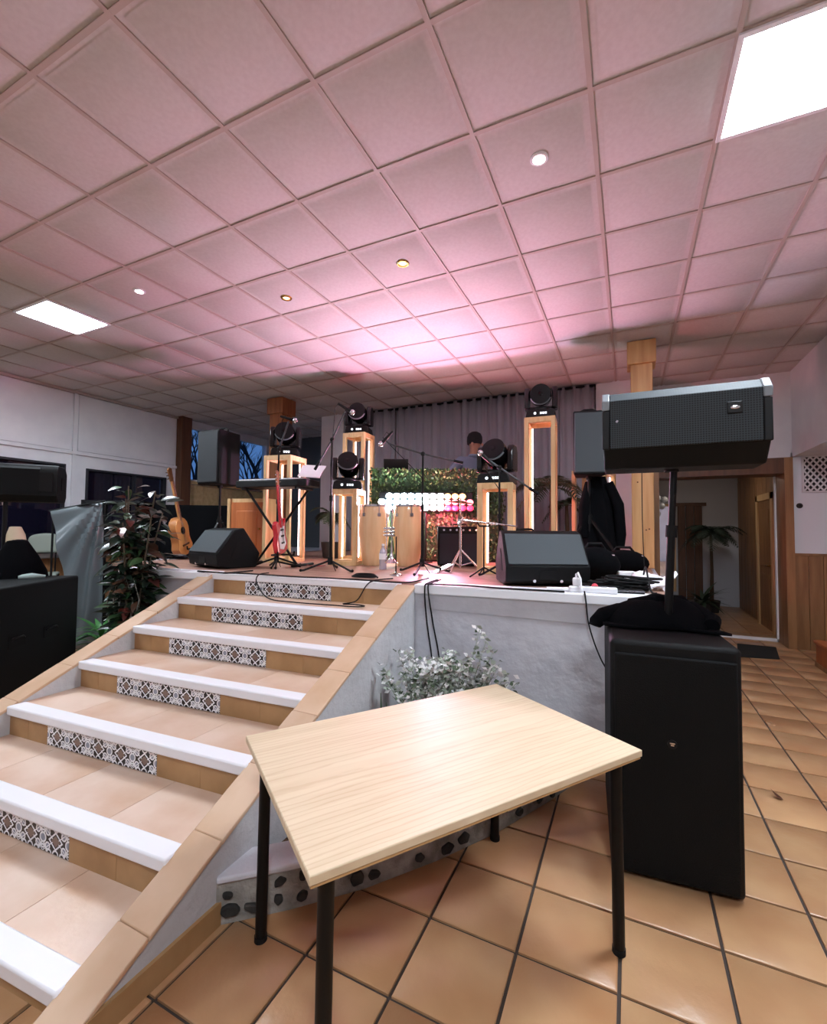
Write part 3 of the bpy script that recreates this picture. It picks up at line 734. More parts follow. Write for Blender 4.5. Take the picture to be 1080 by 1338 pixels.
zb2 = at_d(285, 632, 5.4).z
pa_speaker('dark loudspeaker on a stand in front of the blue window', (pll.x, pll.y, ZS+.91), math.radians(-2), .36, .36, .64, DGRILLE)

# ================================================================== WOODEN TOWERS with LED strips + MOVING HEADS
STRIPM = mat('led_strip', (255, 220, 218), .5, emit=STRIP)
TPOS = {}
def tower(key, label, px, d, w_, h_, phi, leds=((1, 1), (-1, 1)), fz=.01):
    p = at_d(px, 700, d); p.z = ZS+.001
    brg = math.atan2(-p.x, p.y); rz = brg-phi
    t = thing('display_tower', label, 'wooden tower', p, rz, 'open pine towers with LED strips')
    h2 = w_/2; s = .045
    for sx in (-1, 1):
        for sy in (-1, 1): MB().box((sx*(h2-s/2), sy*(h2-s/2), h_/2), (s, s, h_)).build('post', PINE, t, bev=.003)
    for z in (s/2+.0, h_-s/2):
        for sy in (-1, 1): MB().box((0, sy*(h2-s/2), z), (w_-2*s, s, s)).build('rail', PINE, t)
        for sx in (-1, 1): MB().box((sx*(h2-s/2), 0, z), (s, w_-2*s, s)).build('rail', PINE, t)
    MB().box((0, 0, h_+.006), (w_, w_, .012)).build('top_board', PINE, t)
    MB().box((0, 0, s+.006), (w_-2*s, w_-2*s, .012)).build('bottom_board', PINE, t)
    for sx, sy in leds:
        MB().cyl((sx*(h2-s-.012), sy*(h2-s-.012), .08), (sx*(h2-s-.012), sy*(h2-s-.012), h_-.06), .008, n=8).build('led_strip', STRIPM, t)
    TPOS[key] = (p.x, p.y, ZS+.001+h_+.012, rz)
tower('FL', 'pine tower with LED strips behind the keyboard', 371, 5.45, .36, 1.25, math.radians(33))
tower('SL', 'short pine tower with LED strip left of the conga drums', 454, 5.12, .31, .83, math.radians(20))
tower('TL', 'tall pine tower behind the short tower left of the congas', 467, 6.0, .315, 1.65, math.radians(28))
tower('SM', 'short pine tower right of the leafy booth behind the wedge monitor', 649, 4.32, .325, .83, math.radians(8), ((-1, 1), (1, 1)))
tower('TR', 'tall pine tower topped by a moving head, beside the palm', 707, 5.1, .33, 1.65, math.radians(6), ((-1, 1),))
tower('BR', 'pine tower half hidden behind the tripod loudspeaker', 776, 5.5, .40, 1.12, math.radians(18), ((1, 1),))
LENS = mat('lens_glass', (5, 6, 8), .12, spec=.25); DISP = mat('display_lit', (220, 228, 235), .3, emit=1.6)
GLOSSB = mat('gloss_black_plastic', (7, 8, 9), .25, spec=.4)
def moving_head(key, label, tilt, pan, sc=1.):
    x, y, z, rz = TPOS[key]
    t = thing('moving_head_light', label, 'stage light', (x, y, z), rz+pan, 'moving head stage lights on the towers')
    t.scale = (sc, sc, sc)
    MB().prism([(-.165, .0), (.165, .0), (.15, .085), (.12, .10), (-.12, .10), (-.15, .085)], -.12, .12, 'y').build('base', GLOSSB, t, bev=.008)
    d_ = MB().bx(-.02, .075, -.124, -.118, .03, .07).build('display_panel', BLACK, t)
    for q in range(3): MB().bx(-.005+q*.026, .014+q*.026, -.127, -.122, .038, .06).build('display_digit', DISP, d_)
    MB().lathe([(.001, 0), (.014, 0), (.014, .004), (.001, .005)], 14, (-.06, -.12, .05), (PI/2, 0, 0)).build('status_lamp', DISP, t)
    MB().cyl((0, 0, .098), (0, 0, .125), .085, n=24).build('turntable', BLACK, t)
    for s in (-1, 1):
        MB().prism([(-.085, .115), (.085, .115), (.085, .30), (.05, .365), (-.05, .365), (-.085, .30)], s*.122, s*.178, 'x').build('yoke_arm', GLOSSB, t, bev=.012)
    MB().prism([(-.06, .113), (.06, .113), (.06, .14), (-.06, .14)], -.178, .178, 'x').build('yoke_base', GLOSSB, t, bev=.008)
    R = Euler((tilt, 0, 0)).to_matrix()
    hd = MB(); hd.lathe([(.03, -.135), (.085, -.12), (.112, -.07), (.118, 0), (.116, .08), (.108, .125), (.10, .13), (.001, .13)], 28, (0, 0, .27), R @ Euler((PI/2, 0, 0)).to_matrix())
    head = hd.build('head', GLOSSB, t)
    MB().lathe([(.088, .128), (.108, .122), (.110, .136), (.088, .138)], 28, (0, 0, .27), R @ Euler((PI/2, 0, 0)).to_matrix()).build('lens_ring', BMETAL, head)
    MB().lathe([(.001, .14), (.05, .136), (.086, .126), (.086, .12), (.001, .12)], 24, (0, 0, .27), R @ Euler((PI/2, 0, 0)).to_matrix()).build('lens', LENS, head)
    # pale crescent trim under the lens
    arc = [Vector((.112*math.cos(a_), -.115, .27+.112*math.sin(a_))) for a_ in [PI*1.12+PI*.76*q/12 for q in range(13)]]
    MB().tube([R @ (p-Vector((0, 0, .27)))+Vector((0, 0, .27)) for p in arc], .009, 6).build('crescent_trim', mat('grey_trim', (96, 102, 108), .35), head)
moving_head('FL', 'black moving head light on the tower behind the keyboard', -.25, .4)
moving_head('SL', 'black moving head light on the short tower left of the congas', -.45, .25)
moving_head('TL', 'black moving head light on the tall left tower, near the ceiling', -.2, .2)
moving_head('SM', 'black moving head light on the short tower in front of the person', -.45, -.2)
moving_head('TR', 'black moving head light on top of the tall right tower', .05, .05)

# ================================================================== TIMBER POSTS
for (x, y), lb, sz, zb in (((.14, 5.70), 'pine timber post rising from the stage right to the ceiling', .22, ZS), ((-5.2, 5.78), 'brown timber post behind the keyboard tower reaching the ceiling', .26, ZS)):
    t = thing('timber_post', lb, 'post', (x, y, zb+.001))
    m_ = POSTW if x > -1 else mat('brown_post_wood', (150, 92, 52), .5, c2=(124, 72, 38), scale=2.5, stretch=(7, 7, .5))
    Hh = ZC-zb-.012
    MB().box((0, 0, Hh/2), (sz, sz, Hh)).build('shaft', m_, t, bev=.008)
    MB().box((0, 0, Hh-.14), (sz+.07, sz+.07, .26)).build('capital', m_, t, bev=.008)
    if x > -1:
        for kx, kz in ((.03, .42), (.06, .43), (-.05, .95), (.04, 1.5), (-.03, 1.15)): MB().cyl((kx, -sz/2-.001, kz), (kx, -sz/2+.004, kz), .009, n=10).build('knot', mat('knot', (96, 56, 26), .6), t)

# ================================================================== CURTAIN
cu = thing('backdrop_curtain', 'grey pleated curtain hanging from ceiling to stage behind the booth', 'curtain', (0, 6.98, ZS+.004))
rc = random.Random(2)
xa = -4.78
while xa < -.46:
    xb = min(xa+.55, -.44); ph = rc.uniform(0, 6); nf = rc.choice((3.0, 3.5, 4.0)); am = rc.uniform(.018, .03)
    g = MB(); g.grid(lambda u, v, xa=xa, xb=xb, ph=ph, nf=nf, am=am: (xa+(xb-xa)*u, -am*math.sin(2*PI*nf*u+ph)-.008*math.sin(2*PI*nf*2.3*u+v*2)-.006*v, (ZC-.02-ZS)*v), 44, 6)
    solid(g.build('curtain_panel', CURT, cu), .004)
    xa = xb
MB().bx(-4.8, -.42, -.02, .02, ZC-.06-ZS, ZC-.03-ZS).build('curtain_rail', BMETAL, cu)

# ================================================================== BOOTH with artificial hedge, person, laptop
pb = at_d(570, 692, 5.75); pb.z = ZS+.001
booth = thing('dj_booth', 'booth with an artificial green boxwood hedge front in the stage centre', 'booth', pb, YAW-.03)
BW, BH = 1.66, 1.07
MB().bx(-BW/2, BW/2, .02, .50, 0, BH).build('counter_body', BLACK, booth)
MB().bx(-BW/2-.02, BW/2+.02, .0, .54, BH, BH+.03).build('counter_top', BLACK, booth)
rh = random.Random(8); leaf = MB()
LM = [mat('boxwood_leaf_dark', (38, 62, 34), .5), mat('boxwood_leaf', (66, 98, 52), .5), mat('boxwood_leaf_light', (118, 146, 92), .5)]
for k in range(5200):
    x = rh.uniform(-BW/2-.03, BW/2+.03); z = rh.uniform(.02, BH+.09); y = -rh.uniform(.0, .075)
    if rh.random() < .18: z = BH+rh.uniform(.03, .11); y = rh.uniform(-.06, .12)
    leaf.cur = rh.choices((0, 1, 2), (.45, .38, .17))[0]
    L_ = rh.uniform(.016, .03); W_ = L_*.55
    R = Euler((rh.uniform(0, 6.28), rh.uniform(0, 6.28), rh.uniform(0, 6.28))).to_matrix()
    leaf.add([R @ Vector(q)+Vector((x, y, z)) for q in ((-L_, 0, 0), (0, -W_, .004), (L_, 0, 0), (0, W_, .004))], [(0, 1, 2, 3)])
hl = leaf.build('hedge_leaves', LM, booth); hl['kind'] = 'stuff'
MB().bx(-BW/2, BW/2, -.006, .02, .02, BH+.06).build('hedge_mat', LM[0], booth)
# laptop on the booth
lp = thing('laptop', 'dark laptop open on the booth behind the hedge', 'laptop', at_d(517, 640, 5.95).xyz, YAW)
lp.location.z = ZS+BH+.032
MB().bx(-.16, .16, -.02, .20, 0, .018).build('keyboard_base', BLACK, lp, bev=.004)
MB().box((0, -.05, .115), (.32, .012, .21), (.25, 0, 0)).build('screen_lid', BLACK, lp, bev=.004)

# person
def person(label, loc, rz):
    t = thing('person', label, 'person', loc, rz)
    J = {'pel': (0, 0, .93, .135), 'wai': (0, .01, 1.08, .135), 'che': (0, -.02, 1.27, .150), 'nkb': (0, -.05, 1.42, .075), 'nk': (0, -.085, 1.49, .052), 'hd0': (0, -.11, 1.56, .078), 'hd1': (0, -.115, 1.64, .092), 'hd2': (0, -.11, 1.71, .070)}
    for s, n in ((-1, 'l'), (1, 'r')):
        J['sh'+n] = (s*.19, -.03, 1.38, .075); J['el'+n] = (s*.38, -.06, 1.19, .056); J['wr'+n] = (s*.21, -.31, 1.17, .030)
        J['pa'+n] = (s*.185, -.40, 1.175, .030)
        J['hi'+n] = (s*.095, 0, .86, .095); J['kn'+n] = (s*.11, -.02, .48, .062); J['an'+n] = (s*.11, .02, .09, .042); J['to'+n] = (s*.12, -.13, .04, .036)
        for f_, (dx, ln) in enumerate(((-.026, .062), (-.009, .072), (.009, .068), (.026, .052))):
            J['f%d%s' % (f_, n)] = (s*.185+dx, -.44, 1.172, .0095); J['g%d%s' % (f_, n)] = (s*.185+dx*1.2, -.44-ln*.6, 1.162, .0085); J['h%d%s' % (f_, n)] = (s*.185+dx*1.25, -.44-ln, 1.145, .0075)
        J['t0'+n] = (s*.185-s*.035, -.395, 1.17, .011); J['t1'+n] = (s*.185-s*.058, -.435, 1.162, .009)
    E = [('pel', 'wai'), ('wai', 'che'), ('che', 'nkb'), ('nkb', 'nk'), ('nk', 'hd0'), ('hd0', 'hd1'), ('hd1', 'hd2')]
    for n in 'lr':
        E += [('che', 'sh'+n), ('sh'+n, 'el'+n), ('el'+n, 'wr'+n), ('wr'+n, 'pa'+n), ('pel', 'hi'+n), ('hi'+n, 'kn'+n), ('kn'+n, 'an'+n), ('an'+n, 'to'+n), ('pa'+n, 't0'+n), ('t0'+n, 't1'+n)]
        for f_ in range(4): E += [('pa'+n, 'f%d%s' % (f_, n)), ('f%d%s' % (f_, n), 'g%d%s' % (f_, n)), ('g%d%s' % (f_, n), 'h%d%s' % (f_, n))]
    ks = list(J); me = bpy.data.meshes.new('body_skel'); me.from_pydata([J[k_][:3] for k_ in ks], [(ks.index(a_), ks.index(b__)) for a_, b__ in E], [])
    so2 = bpy.data.objects.new('tmp_skel', me); COL.objects.link(so2)
    sm = so2.modifiers.new('skin', 'SKIN'); sm.use_smooth_shade = True
    sub_ = so2.modifiers.new('sub', 'SUBSURF'); sub_.levels = 2; sub_.render_levels = 2
    lay = me.skin_vertices[0].data
    for i_, k_ in enumerate(ks): lay[i_].radius = (J[k_][3]*(1.25 if k_ in ('che', 'wai', 'pel') else 1), J[k_][3]*(.85 if k_ in ('che', 'wai', 'pel') else 1)); lay[i_].use_root = (k_ == 'pel')
    dg = bpy.context.evaluated_depsgraph_get(); ev = so2.evaluated_get(dg); nm = bpy.data.meshes.new_from_object(ev)
    bpy.data.objects.remove(so2)
    SK = mat('skin', (176, 130, 108), .55); SHT = mat('blue_grey_shirt', (112, 122, 142), .9); TRS = mat('dark_trousers', (36, 38, 46), .9); SHO = mat('dark_shoe', (20, 20, 22), .6)
    nm.materials.clear()
    for m_ in (SK, SHT, TRS, SHO): nm.materials.append(m_)
    for p in nm.polygons:
        c = p.center; p.use_smooth = True
        if c.z > 1.455: p.material_index = 0
        elif c.z < .10: p.material_index = 3
        elif c.z < .93 and abs(c.y) < .2: p.material_index = 2
        elif c.y < -.315: p.material_index = 0
        else: p.material_index = 1
    b = bpy.data.objects.new('body', nm); COL.objects.link(b); b.parent = t
    def turn(o):
        T = Matrix.Translation((0, -.11, 0)) @ Matrix.Rotation(.75, 4, 'Z') @ Matrix.Translation((0, .11, 0)); o.data.transform(T); return o
    fc = MB(); fc.tube([(0, -.20, 1.635), (0, -.222, 1.60), (0, -.205, 1.585)], [.008, .016, .008], 8); turn(fc.build('nose', SK, b))
    for s in (-1, 1):
        turn(MB().ball((s*.092, -.10, 1.61), 1, 10, (.012, .022, .032)).build('ear', SK, b))
        turn(MB().ball((s*.034, -.192, 1.635), .012, 10).build('eye', mat('eye_dark', (40, 34, 32), .3), b))
    turn(MB().ball((0, -.192, 1.555), 1, 10, (.026, .010, .007)).build('mouth', mat('lip', (140, 84, 78), .5), b))
    be = MB(); be.lathe([(.104, 1.615), (.110, 1.66), (.106, 1.72), (.085, 1.765), (.045, 1.79), (.001, 1.795)], 20, (0, -.105, 0)); be.build('beanie', mat('black_knit', (14, 14, 17), .95), t)
    MB().lathe([(.062, 1.435), (.075, 1.45), (.066, 1.475), (.056, 1.465)], 18, (0, -.07, 0)).build('shirt_collar', SHT, t)
    return t
pp = at_d(614, 700, 6.45); pp.z = ZS+.001
person('person in a blue-grey shirt and black beanie behind the leafy booth', pp, YAW+.45)

# ================================================================== INSTRUMENTS ON STAGE
def conga(label, px, py, sc=1.):
    p = at_z(px, py, ZS); p.z = ZS+.001
    t = thing('conga_drum', label, 'conga drum', (p.x-.05, p.y+.15, p.z), random.uniform(0, 1), 'conga drums in front of the booth')
    SH = mat('conga_shell', (240, 208, 162), .35, c2=(228, 190, 140), scale=3, stretch=(6, 6, .4), coat=.3)
    MB().lathe([(.112, 0), (.122, .01), (.15, .18), (.172, .36), (.172, .45), (.158, .58), (.148, .655)], 28).build('shell', SH, t)
    MB().lathe([(.150, .648), (.158, .652), (.158, .672), (.150, .676)], 28).build('rim_hoop', CHROME, t)
    MB().lathe([(.001, .66), (.152, .66), (.150, .674), (.001, .672)], 28).build('drum_head', mat('drum_skin', (228, 214, 188), .6), t)
    for k in range(6):
        an = 2*PI*k/6
        l = MB().box((.166*math.cos(an), .166*math.sin(an), .56), (.014, .034, .034), (0, 0, an)).build('lug_plate', CHROME, t)
        MB().tube([(.170*math.cos(an), .170*math.sin(an), .54), (.168*math.cos(an), .168*math.sin(an), .66)], .005, 6).build('tension_rod', CHROME, l)
conga('light wood conga drum beside the short tower', 484, 740); conga('light wood conga drum nearer the black amplifier', 530, 741)

def mic(t, tip, tail):
    tip, tail = Vector(tip), Vector(tail); d = (tip-tail).normalized(); L_ = .19
    e = tip-d*L_
    m_ = MB().cyl(e, tip-d*.05, .011, .017, 12).build('microphone_body', BLACK, t)
    MB().ball(tip-d*.028, .027, 14).build('microphone_grille', CHROME, m_)
def mic_stand(label, bpx, pts, mic_pts, dd=None, legs=.28):
    """pts: column top px, then boom px from tail to head"""
    p = at_z(*bpx, ZS); p.z = ZS+.001; d = depth(p) if dd is None else dd
    if dd: p = at_d(*bpx, dd); p.z = ZS+.001
    t = thing('microphone_stand', label, 'microphone stand', p, 0, 'microphone stands')
    loc = lambda q: at_d(q[0], q[1], d)-p
    top = loc(pts[0]); top.x = top.y = 0
    MB().cyl((0, 0, .09), (0, 0, top.z*.55), .0125, n=12).build('lower_tube', BMETAL, t)
    MB().cyl((0, 0, top.z*.5), top, .009, n=12).build('upper_tube', BMETAL, t)
    MB().cyl((0, 0, top.z*.53), (0, 0, top.z*.57), .018, n=12).build('height_clutch', RUBBER, t)
    MB().cyl((0, 0, .06), (0, 0, .13), .024, n=14).build('hub', RUBBER, t)
    for k in range(3):
        an = 2*PI*k/3+.35+p.x
        l = MB().tube([(0, 0, .10), (legs*.9*math.cos(an), legs*.9*math.sin(an), .014), (legs*math.cos(an), legs*math.sin(an), .012)], .010, 8).build('leg', BMETAL, t)
        MB().ball((legs*math.cos(an), legs*math.sin(an), .014), .014, 8).build('rubber_foot', RUBBER, l)
    off = top-loc(pts[0])
    bm = [loc(q)+off for q in pts[1:]]
    if len(bm) > 1:
        MB().tube(bm, .009, 8).build('boom_arm', mat('boom_metal', (70, 74, 78), .35, metal=.6), t)
        MB().ball(top, .022, 10).build('boom_clutch', RUBBER, t)
        MB().tube([bm[0], bm[0]+(bm[1]-bm[0]).normalized()*.09], .014, 10).build('counterweight', RUBBER, t)
    if mic_pts:
        a_, b__ = [loc(q)+off for q in mic_pts]
        mic(t, b__, a_)
        # microphone cable looping to the stand
        MB().tube([a_, a_+Vector((-.03, 0, .03)), a_+Vector((-.07, .0, -.02)), Vector((.0, -.02, top.z*.8)), Vector((.016, -.01, top.z*.4)), Vector((.02, 0, .08)), Vector((.10, -.05, .008))], .004, 6).build('microphone_cable', RUBBER, t)
    return t
mic_stand('microphone stand left of the keyboard tower, microphone tilted right', (361, 741), [(359, 585), (357, 592), (372, 549)], [(370, 545), (384, 549)])
mic_stand('tall boom microphone stand in front of the moving head towers', (431, 746), [(427, 573), (404, 613), (427, 573), (444, 536)], [(439, 528), (457, 539)])
mic_stand('boom microphone stand at stage centre in front of the congas, boom reaching left', (551, 749), [(553, 592), (606, 604), (553, 592), (507, 578)], [(509, 567), (495, 582)])
mic_stand('boom microphone stand beside the short right tower, boom crossing its moving head', (652, 752), [(649, 610), (700, 645), (649, 610), (627, 595)], [(640, 606), (621, 588)], dd=3.95, legs=.17)

# keyboard on an X stand with paper
ka, kb = at_d(319, 632, 5.15), at_d(409, 633, 4.85)
kc = (ka+kb)/2; kd = (kb-ka); kl = kd.length; kz = math.atan2(kd.y, kd.x)
kbd = thing('stage_keyboard', 'long black keyboard on a stand behind the left microphone', 'keyboard', (kc.x, kc.y, ZS), kz)
hz = kc.z-ZS
MB().bx(-kl/2, kl/2, -.14, .14, hz-.045, hz+.035).build('case', BLACK, kbd, bev=.012)
MB().bx(-kl/2+.03, kl/2-.03, .0, .135, hz+.034, hz+.043).build('control_panel', mat('dark_grey_panel', (48, 52, 56), .5), kbd)
kw = MB().box((0, -.07, hz+.04), ((kl-.08)/32-.002, .13, .012)).mesh('white_key', NOSE)
for k in range(32): inst('white_key', kw, kbd, (-kl/2+.04+(k+.5)*(kl-.08)/32, 0, 0))
bk = MB().box((0, -.045, hz+.052), (.012, .08, .012)).mesh('black_key', BLACK)
for k in range(31):
    if k % 7 not in (2, 6): inst('black_key', bk, kbd, (-kl/2+.04+(k+1)*(kl-.08)/32, 0, 0))
for s in (-1, 1):
    MB().tube([(-.34*s, .1*s, .012), (.34*s, .1*s, hz-.05)], .014, 8).build('stand_bar', BMETAL, kbd)
    MB().tube([(.34*s, -.16, hz-.06), (.34*s, .16, hz-.06)], .014, 8).build('stand_top_bar', BMETAL, kbd)
    MB().tube([(.34*s, -.2, .014), (.34*s, .2, .014)], .014, 8).build('stand_foot_bar', BMETAL, kbd)
pp_ = at_d(409, 637, 4.78)
sh = thing('sheet_music', 'white paper sheet lying at the right end of the keyboard', 'paper', (kb.x-.02, kb.y, ZS+hz+.062), kz+.1)
MB().box((0, -.02, .06), (.23, .29, .003), (.55, .06, .3)).build('page', NOSE, sh)
MB().box((.01, -.01, .068), (.23, .29, .003), (.55, .06, .15)).build('page', NOSE, sh)

# guitars
def guitar(name, label, loc, rot, kind):
    t = thing(name, label, 'guitar', loc); t.rotation_euler = rot
    if kind == 'acoustic':
        side = [(0, .19), (.05, .185), (.10, .165), (.16, .14), (.22, .13), (.28, .14), (.34, .15), (.40, .135), (.45, .09), (.48, .03)]
        outline = [(-.0, 0)]+[(-w_*math.sqrt(min(1, (z+.004)/.09)) if z < .09 else -w_, z) for z, w_ in side]+[(w_*math.sqrt(min(1, (z+.004)/.09)) if z < .09 else w_, z) for z, w_ in reversed(side)]
        MB().prism(outline, -.05, .05, 'y').build('body', mat('guitar_side', (168, 108, 58), .35, coat=.4), t, bev=.006)
        MB().prism([(x*.985, z*.985+.003) for x, z in outline], -.054, -.049, 'y').build('soundboard', mat('spruce_top', (222, 172, 104), .35, coat=.3), t)
        MB().lathe([(.001, 0), (.048, 0), (.048, .003), (.001, .003)], 20, (0, -.053, .31), (PI/2, 0, 0)).build('sound_hole', BLACK, t)
        MB().box((0, -.058, .13), (.15, .012, .022)).build('bridge', DARKW, t)
        top, nw = .48, .052
    else:
        outline = [(-.14, .02), (-.05, -.01), (.06, -.01), (.15, .03), (.165, .12), (.125, .22), (.13, .31), (.16, .40), (.10, .36), (.03, .33), (-.03, .33), (-.09, .38), (-.14, .34), (-.12, .22), (-.16, .12)]
        MB().prism(outline, -.025, .025, 'y').build('body', mat('red_gloss', (196, 30, 44), .2, coat=.8), t, bev=.01)
        MB().prism([(-.08, .06), (.02, .04), (.10, .10), (.07, .22), (.08, .31), (-.02, .30), (-.09, .2)], -.029, -.024, 'y').build('pickguard', NOSE, t)
        for z in (.12, .20, .27): MB().box((0, -.032, z), (.075, .01, .018)).build('pickup', BLACK, t)
        top, nw = .33, .045
    L_ = .46
    nk = MB().box((0, -.045 if kind == 'acoustic' else -.02, top+L_/2-.02), (nw, .024, L_+.04)).build('neck', mat('neck_maple', (176, 128, 78), .4) if kind == 'acoustic' else MATS['red_gloss'], t, bev=.006)
    for k in range(10): MB().box((0, (-.045 if kind == 'acoustic' else -.02)-.013, top+.02+.042*k), (nw*.96, .003, .003)).build('fret', CHROME, nk)
    hs = MB().prism([(-.03, top+L_), (.03, top+L_), (.042, top+L_+.15), (.0, top+L_+.17), (-.042, top+L_+.15)], -.05 if kind == 'acoustic' else -.028, -.034 if kind == 'acoustic' else -.012, 'y').build('headstock', mat('neck_dark', (128, 84, 48), .4), t)
    for s in (-1, 1):
        for k in range(3): MB().cyl((s*.035, -.03, top+L_+.035+.04*k), (s*.062, -.03, top+L_+.035+.04*k), .007, n=8).build('tuning_peg', CHROME, hs)
    for k in range(6): MB().tube([((k-2.5)*.008, -.066 if kind == 'acoustic' else -.038, .13), ((k-2.5)*.006, -.062 if kind == 'acoustic' else -.036, top+L_)], .0008, 4).build('string', CHROME, t)
    return t
def guitar_stand(label, loc, rz, hh=.35):
    t = thing('guitar_stand', label, 'guitar stand', loc, rz, 'guitar stands')
    MB().tube([(0, .12, .05), (0, .10, hh)], .012).build('upright', BMETAL, t)
    for s in (-1, 1):
        MB().tube([(0, .12, .06), (s*.16, -.12, .012)], .010).build('leg', BMETAL, t)
        MB().tube([(0, .11, .13), (s*.09, .02, .13), (s*.09, -.10, .13), (s*.09, -.11, .17)], .009).build('cradle_arm', RUBBER, t)
    MB().tube([(0, .12, .06), (0, .24, .012)], .010).build('leg', BMETAL, t)
pa = at_d(238, 726, 5.75); pa.z = ZS
guitar_stand('black guitar stand holding the acoustic guitar', (pa.x, pa.y, ZS+.001), .6)
guitar('acoustic_guitar', 'acoustic guitar leaning on a stand beside the left wedge monitor', (pa.x-.0, pa.y+.02, ZS+.06), Euler((-.10, -.25, 2.0)), 'acoustic')
pe = at_d(367, 716, 4.62); pe.z = ZS
guitar_stand('black guitar stand under the red electric guitar', (pe.x, pe.y, ZS+.001), 1.2)
guitar('electric_guitar', 'red electric guitar on a stand in front of the keyboard tower', (pe.x, pe.y, ZS+.15), Euler((-.06, -.10, 1.95)), 'electric').scale = (.95, .95, .88)

# amplifier, bottle, cymbal stand, trumpets
pa = at_z(592, 741, ZS)
am = thing('guitar_amplifier', 'black box amplifier right of the conga drums', 'amplifier', (pa.x, pa.y+.2, ZS+.001), YAW-.05)
MB().bx(-.25, .25, -.15, .16, .012, .44).build('cabinet', BLACKP, am, bev=.015)
MB().bx(-.225, .225, -.162, -.148, .03, .36).build('speaker_cloth', mat('dark_speaker_cloth', (40, 40, 48), .9, bump=.2, bscale=300), am)
cp = MB().bx(-.225, .225, -.160, -.148, .375, .42).build('control_panel', BMETAL, am)
for k in range(6): MB().cyl((-.18+.07*k, -.16, .40), (-.18+.07*k, -.178, .40), .011, n=10).build('knob', CHROME, cp)
MB().tube([(-.08, 0, .44), (-.07, 0, .465), (.07, 0, .465), (.08, 0, .44)], .009).build('carry_handle', RUBBER, am)
for sx in (-.2, .2):
    for sy in (-.1, .1): MB().cyl((sx, sy, 0), (sx, sy, .014), .018).build('foot', RUBBER, am)
pb2 = at_z(500, 744, ZS)
bo = thing('water_bottle', 'clear plastic water bottle with white label between the congas', 'bottle', (pb2.x, pb2.y, ZS+.001))
MB().lathe([(.001, 0), (.036, 0), (.038, .01), (.036, .05), (.038, .09), (.038, .15), (.030, .19), (.014, .215), (.013, .235), (.001, .235)], 20).build('bottle_body', mat('clear_plastic', (214, 214, 232), .15, trans=.6), bo)
MB().lathe([(.0385, .10), (.0392, .10), (.0392, .16), (.0385, .16)], 20).build('paper_label', NOSE, bo)
MB().lathe([(.001, .235), (.0155, .235), (.0155, .255), (.001, .256)], 16).build('cap', NOSE, bo)
pc = at_z(601, 748, ZS)
cy = thing('cymbal_stand', 'chrome cymbal stand with small cymbal in front of the amplifier', 'cymbal stand', (pc.x, pc.y, ZS+.001))
dz = at_d(601, 656, depth(pc)).z-ZS
MB().cyl((0, 0, .04), (0, 0, dz*.6), .012, n=12).build('lower_tube', CHROME, cy); MB().cyl((0, 0, dz*.55), (0, 0, dz+.04), .008, n=12).build('upper_tube', CHROME, cy)
for k in range(3):
    an = 2*PI*k/3+.4; MB().tube([(0, 0, .22), (.2*math.cos(an), .2*math.sin(an), .012)], .008).build('leg', CHROME, cy); MB().tube([(0, 0, .06), (.12*math.cos(an), .12*math.sin(an), .10)], .006).build('leg_brace', CHROME, cy)
MB().lathe([(.012, .014), (.03, .012), (.07, .003), (.125, -.004), (.125, -.006), (.07, .0), (.012, .008)], 28, (0, 0, dz), (.08, .12, 0)).build('cymbal', BRASS, cy)
MB().box((-.14, -.12, .03), (.08, .22, .02), (.35, 0, -.6)).build('foot_pedal', CHROME, cy)
def trumpet(label, loc, rot, stand=0):
    t = thing('trumpet', label, 'trumpet', loc); t.rotation_euler = rot
    MB().lathe([(.006, -.26), (.006, .06), (.010, .13), (.020, .18), (.038, .205), (.060, .22), (.058, .222), (.034, .21), (.004, .18)], 24).build('bell_tube', CHROME, t)
    pts = [(0, 0, -.26)]+[(0, -.035+.035*math.cos(a_), -.26-.035*math.sin(a_)) for a_ in [PI*q/8 for q in range(1, 9)]]+[(0, -.07, .1)]
    MB().tube(pts, .006, 8).build('slide_loop', CHROME, t)
    MB().tube([(0, -.07, .08), (0, -.07, .20), (0, -.035, .235), (0, -.0, .2)][:2], .006, 8).build('lead_pipe', CHROME, t)
    for k in range(3):
        v_ = MB().cyl((0, -.09, -.08+.03*k), (0, .03, -.08+.03*k), .011, n=12).build('valve', CHROME, t)
        MB().cyl((0, -.11, -.08+.03*k), (0, -.088, -.08+.03*k), .007, n=10).build('valve_button', mat('pearl', (235, 235, 235), .3), v_)
    MB().lathe([(.004, -.32), (.010, -.345), (.012, -.345), (.008, -.32)], 12, (0, -.07, .55)).build('mouthpiece', CHROME, t)
    return t
pt = at_z(517, 752, ZS)
ts = thing('trumpet_stand', 'small stand holding a trumpet in front of the right conga', 'instrument stand', (pt.x, pt.y, ZS+.001))
MB().cyl((0, 0, .0), (0, 0, .34), .006, n=8).build('peg', BMETAL, ts)
MB().lathe([(.001, 0), (.055, 0), (.05, .012), (.012, .03), (.001, .03)], 20).build('base', CHROME, ts)
trumpet('silver trumpet upright on a small stand in front of the right conga', (pt.x-.045, pt.y, ZS+.33), Euler((PI, 0, 1.2)))
pt2 = at_d(632, 683, 3.92)
ts2 = thing('trumpet_stand', 'stand holding a trumpet horizontally before the short right tower', 'instrument stand', (pt2.x, pt2.y, ZS+.001))
MB().cyl((0, 0, .02), (0, 0, pt2.z-ZS-.03), .007, n=8).build('peg', BMETAL, ts2)
for k in range(3): an = 2*PI*k/3; MB().tube([(0, 0, .08), (.16*math.cos(an), .16*math.sin(an), .008)], .007).build('leg', BMETAL, ts2)
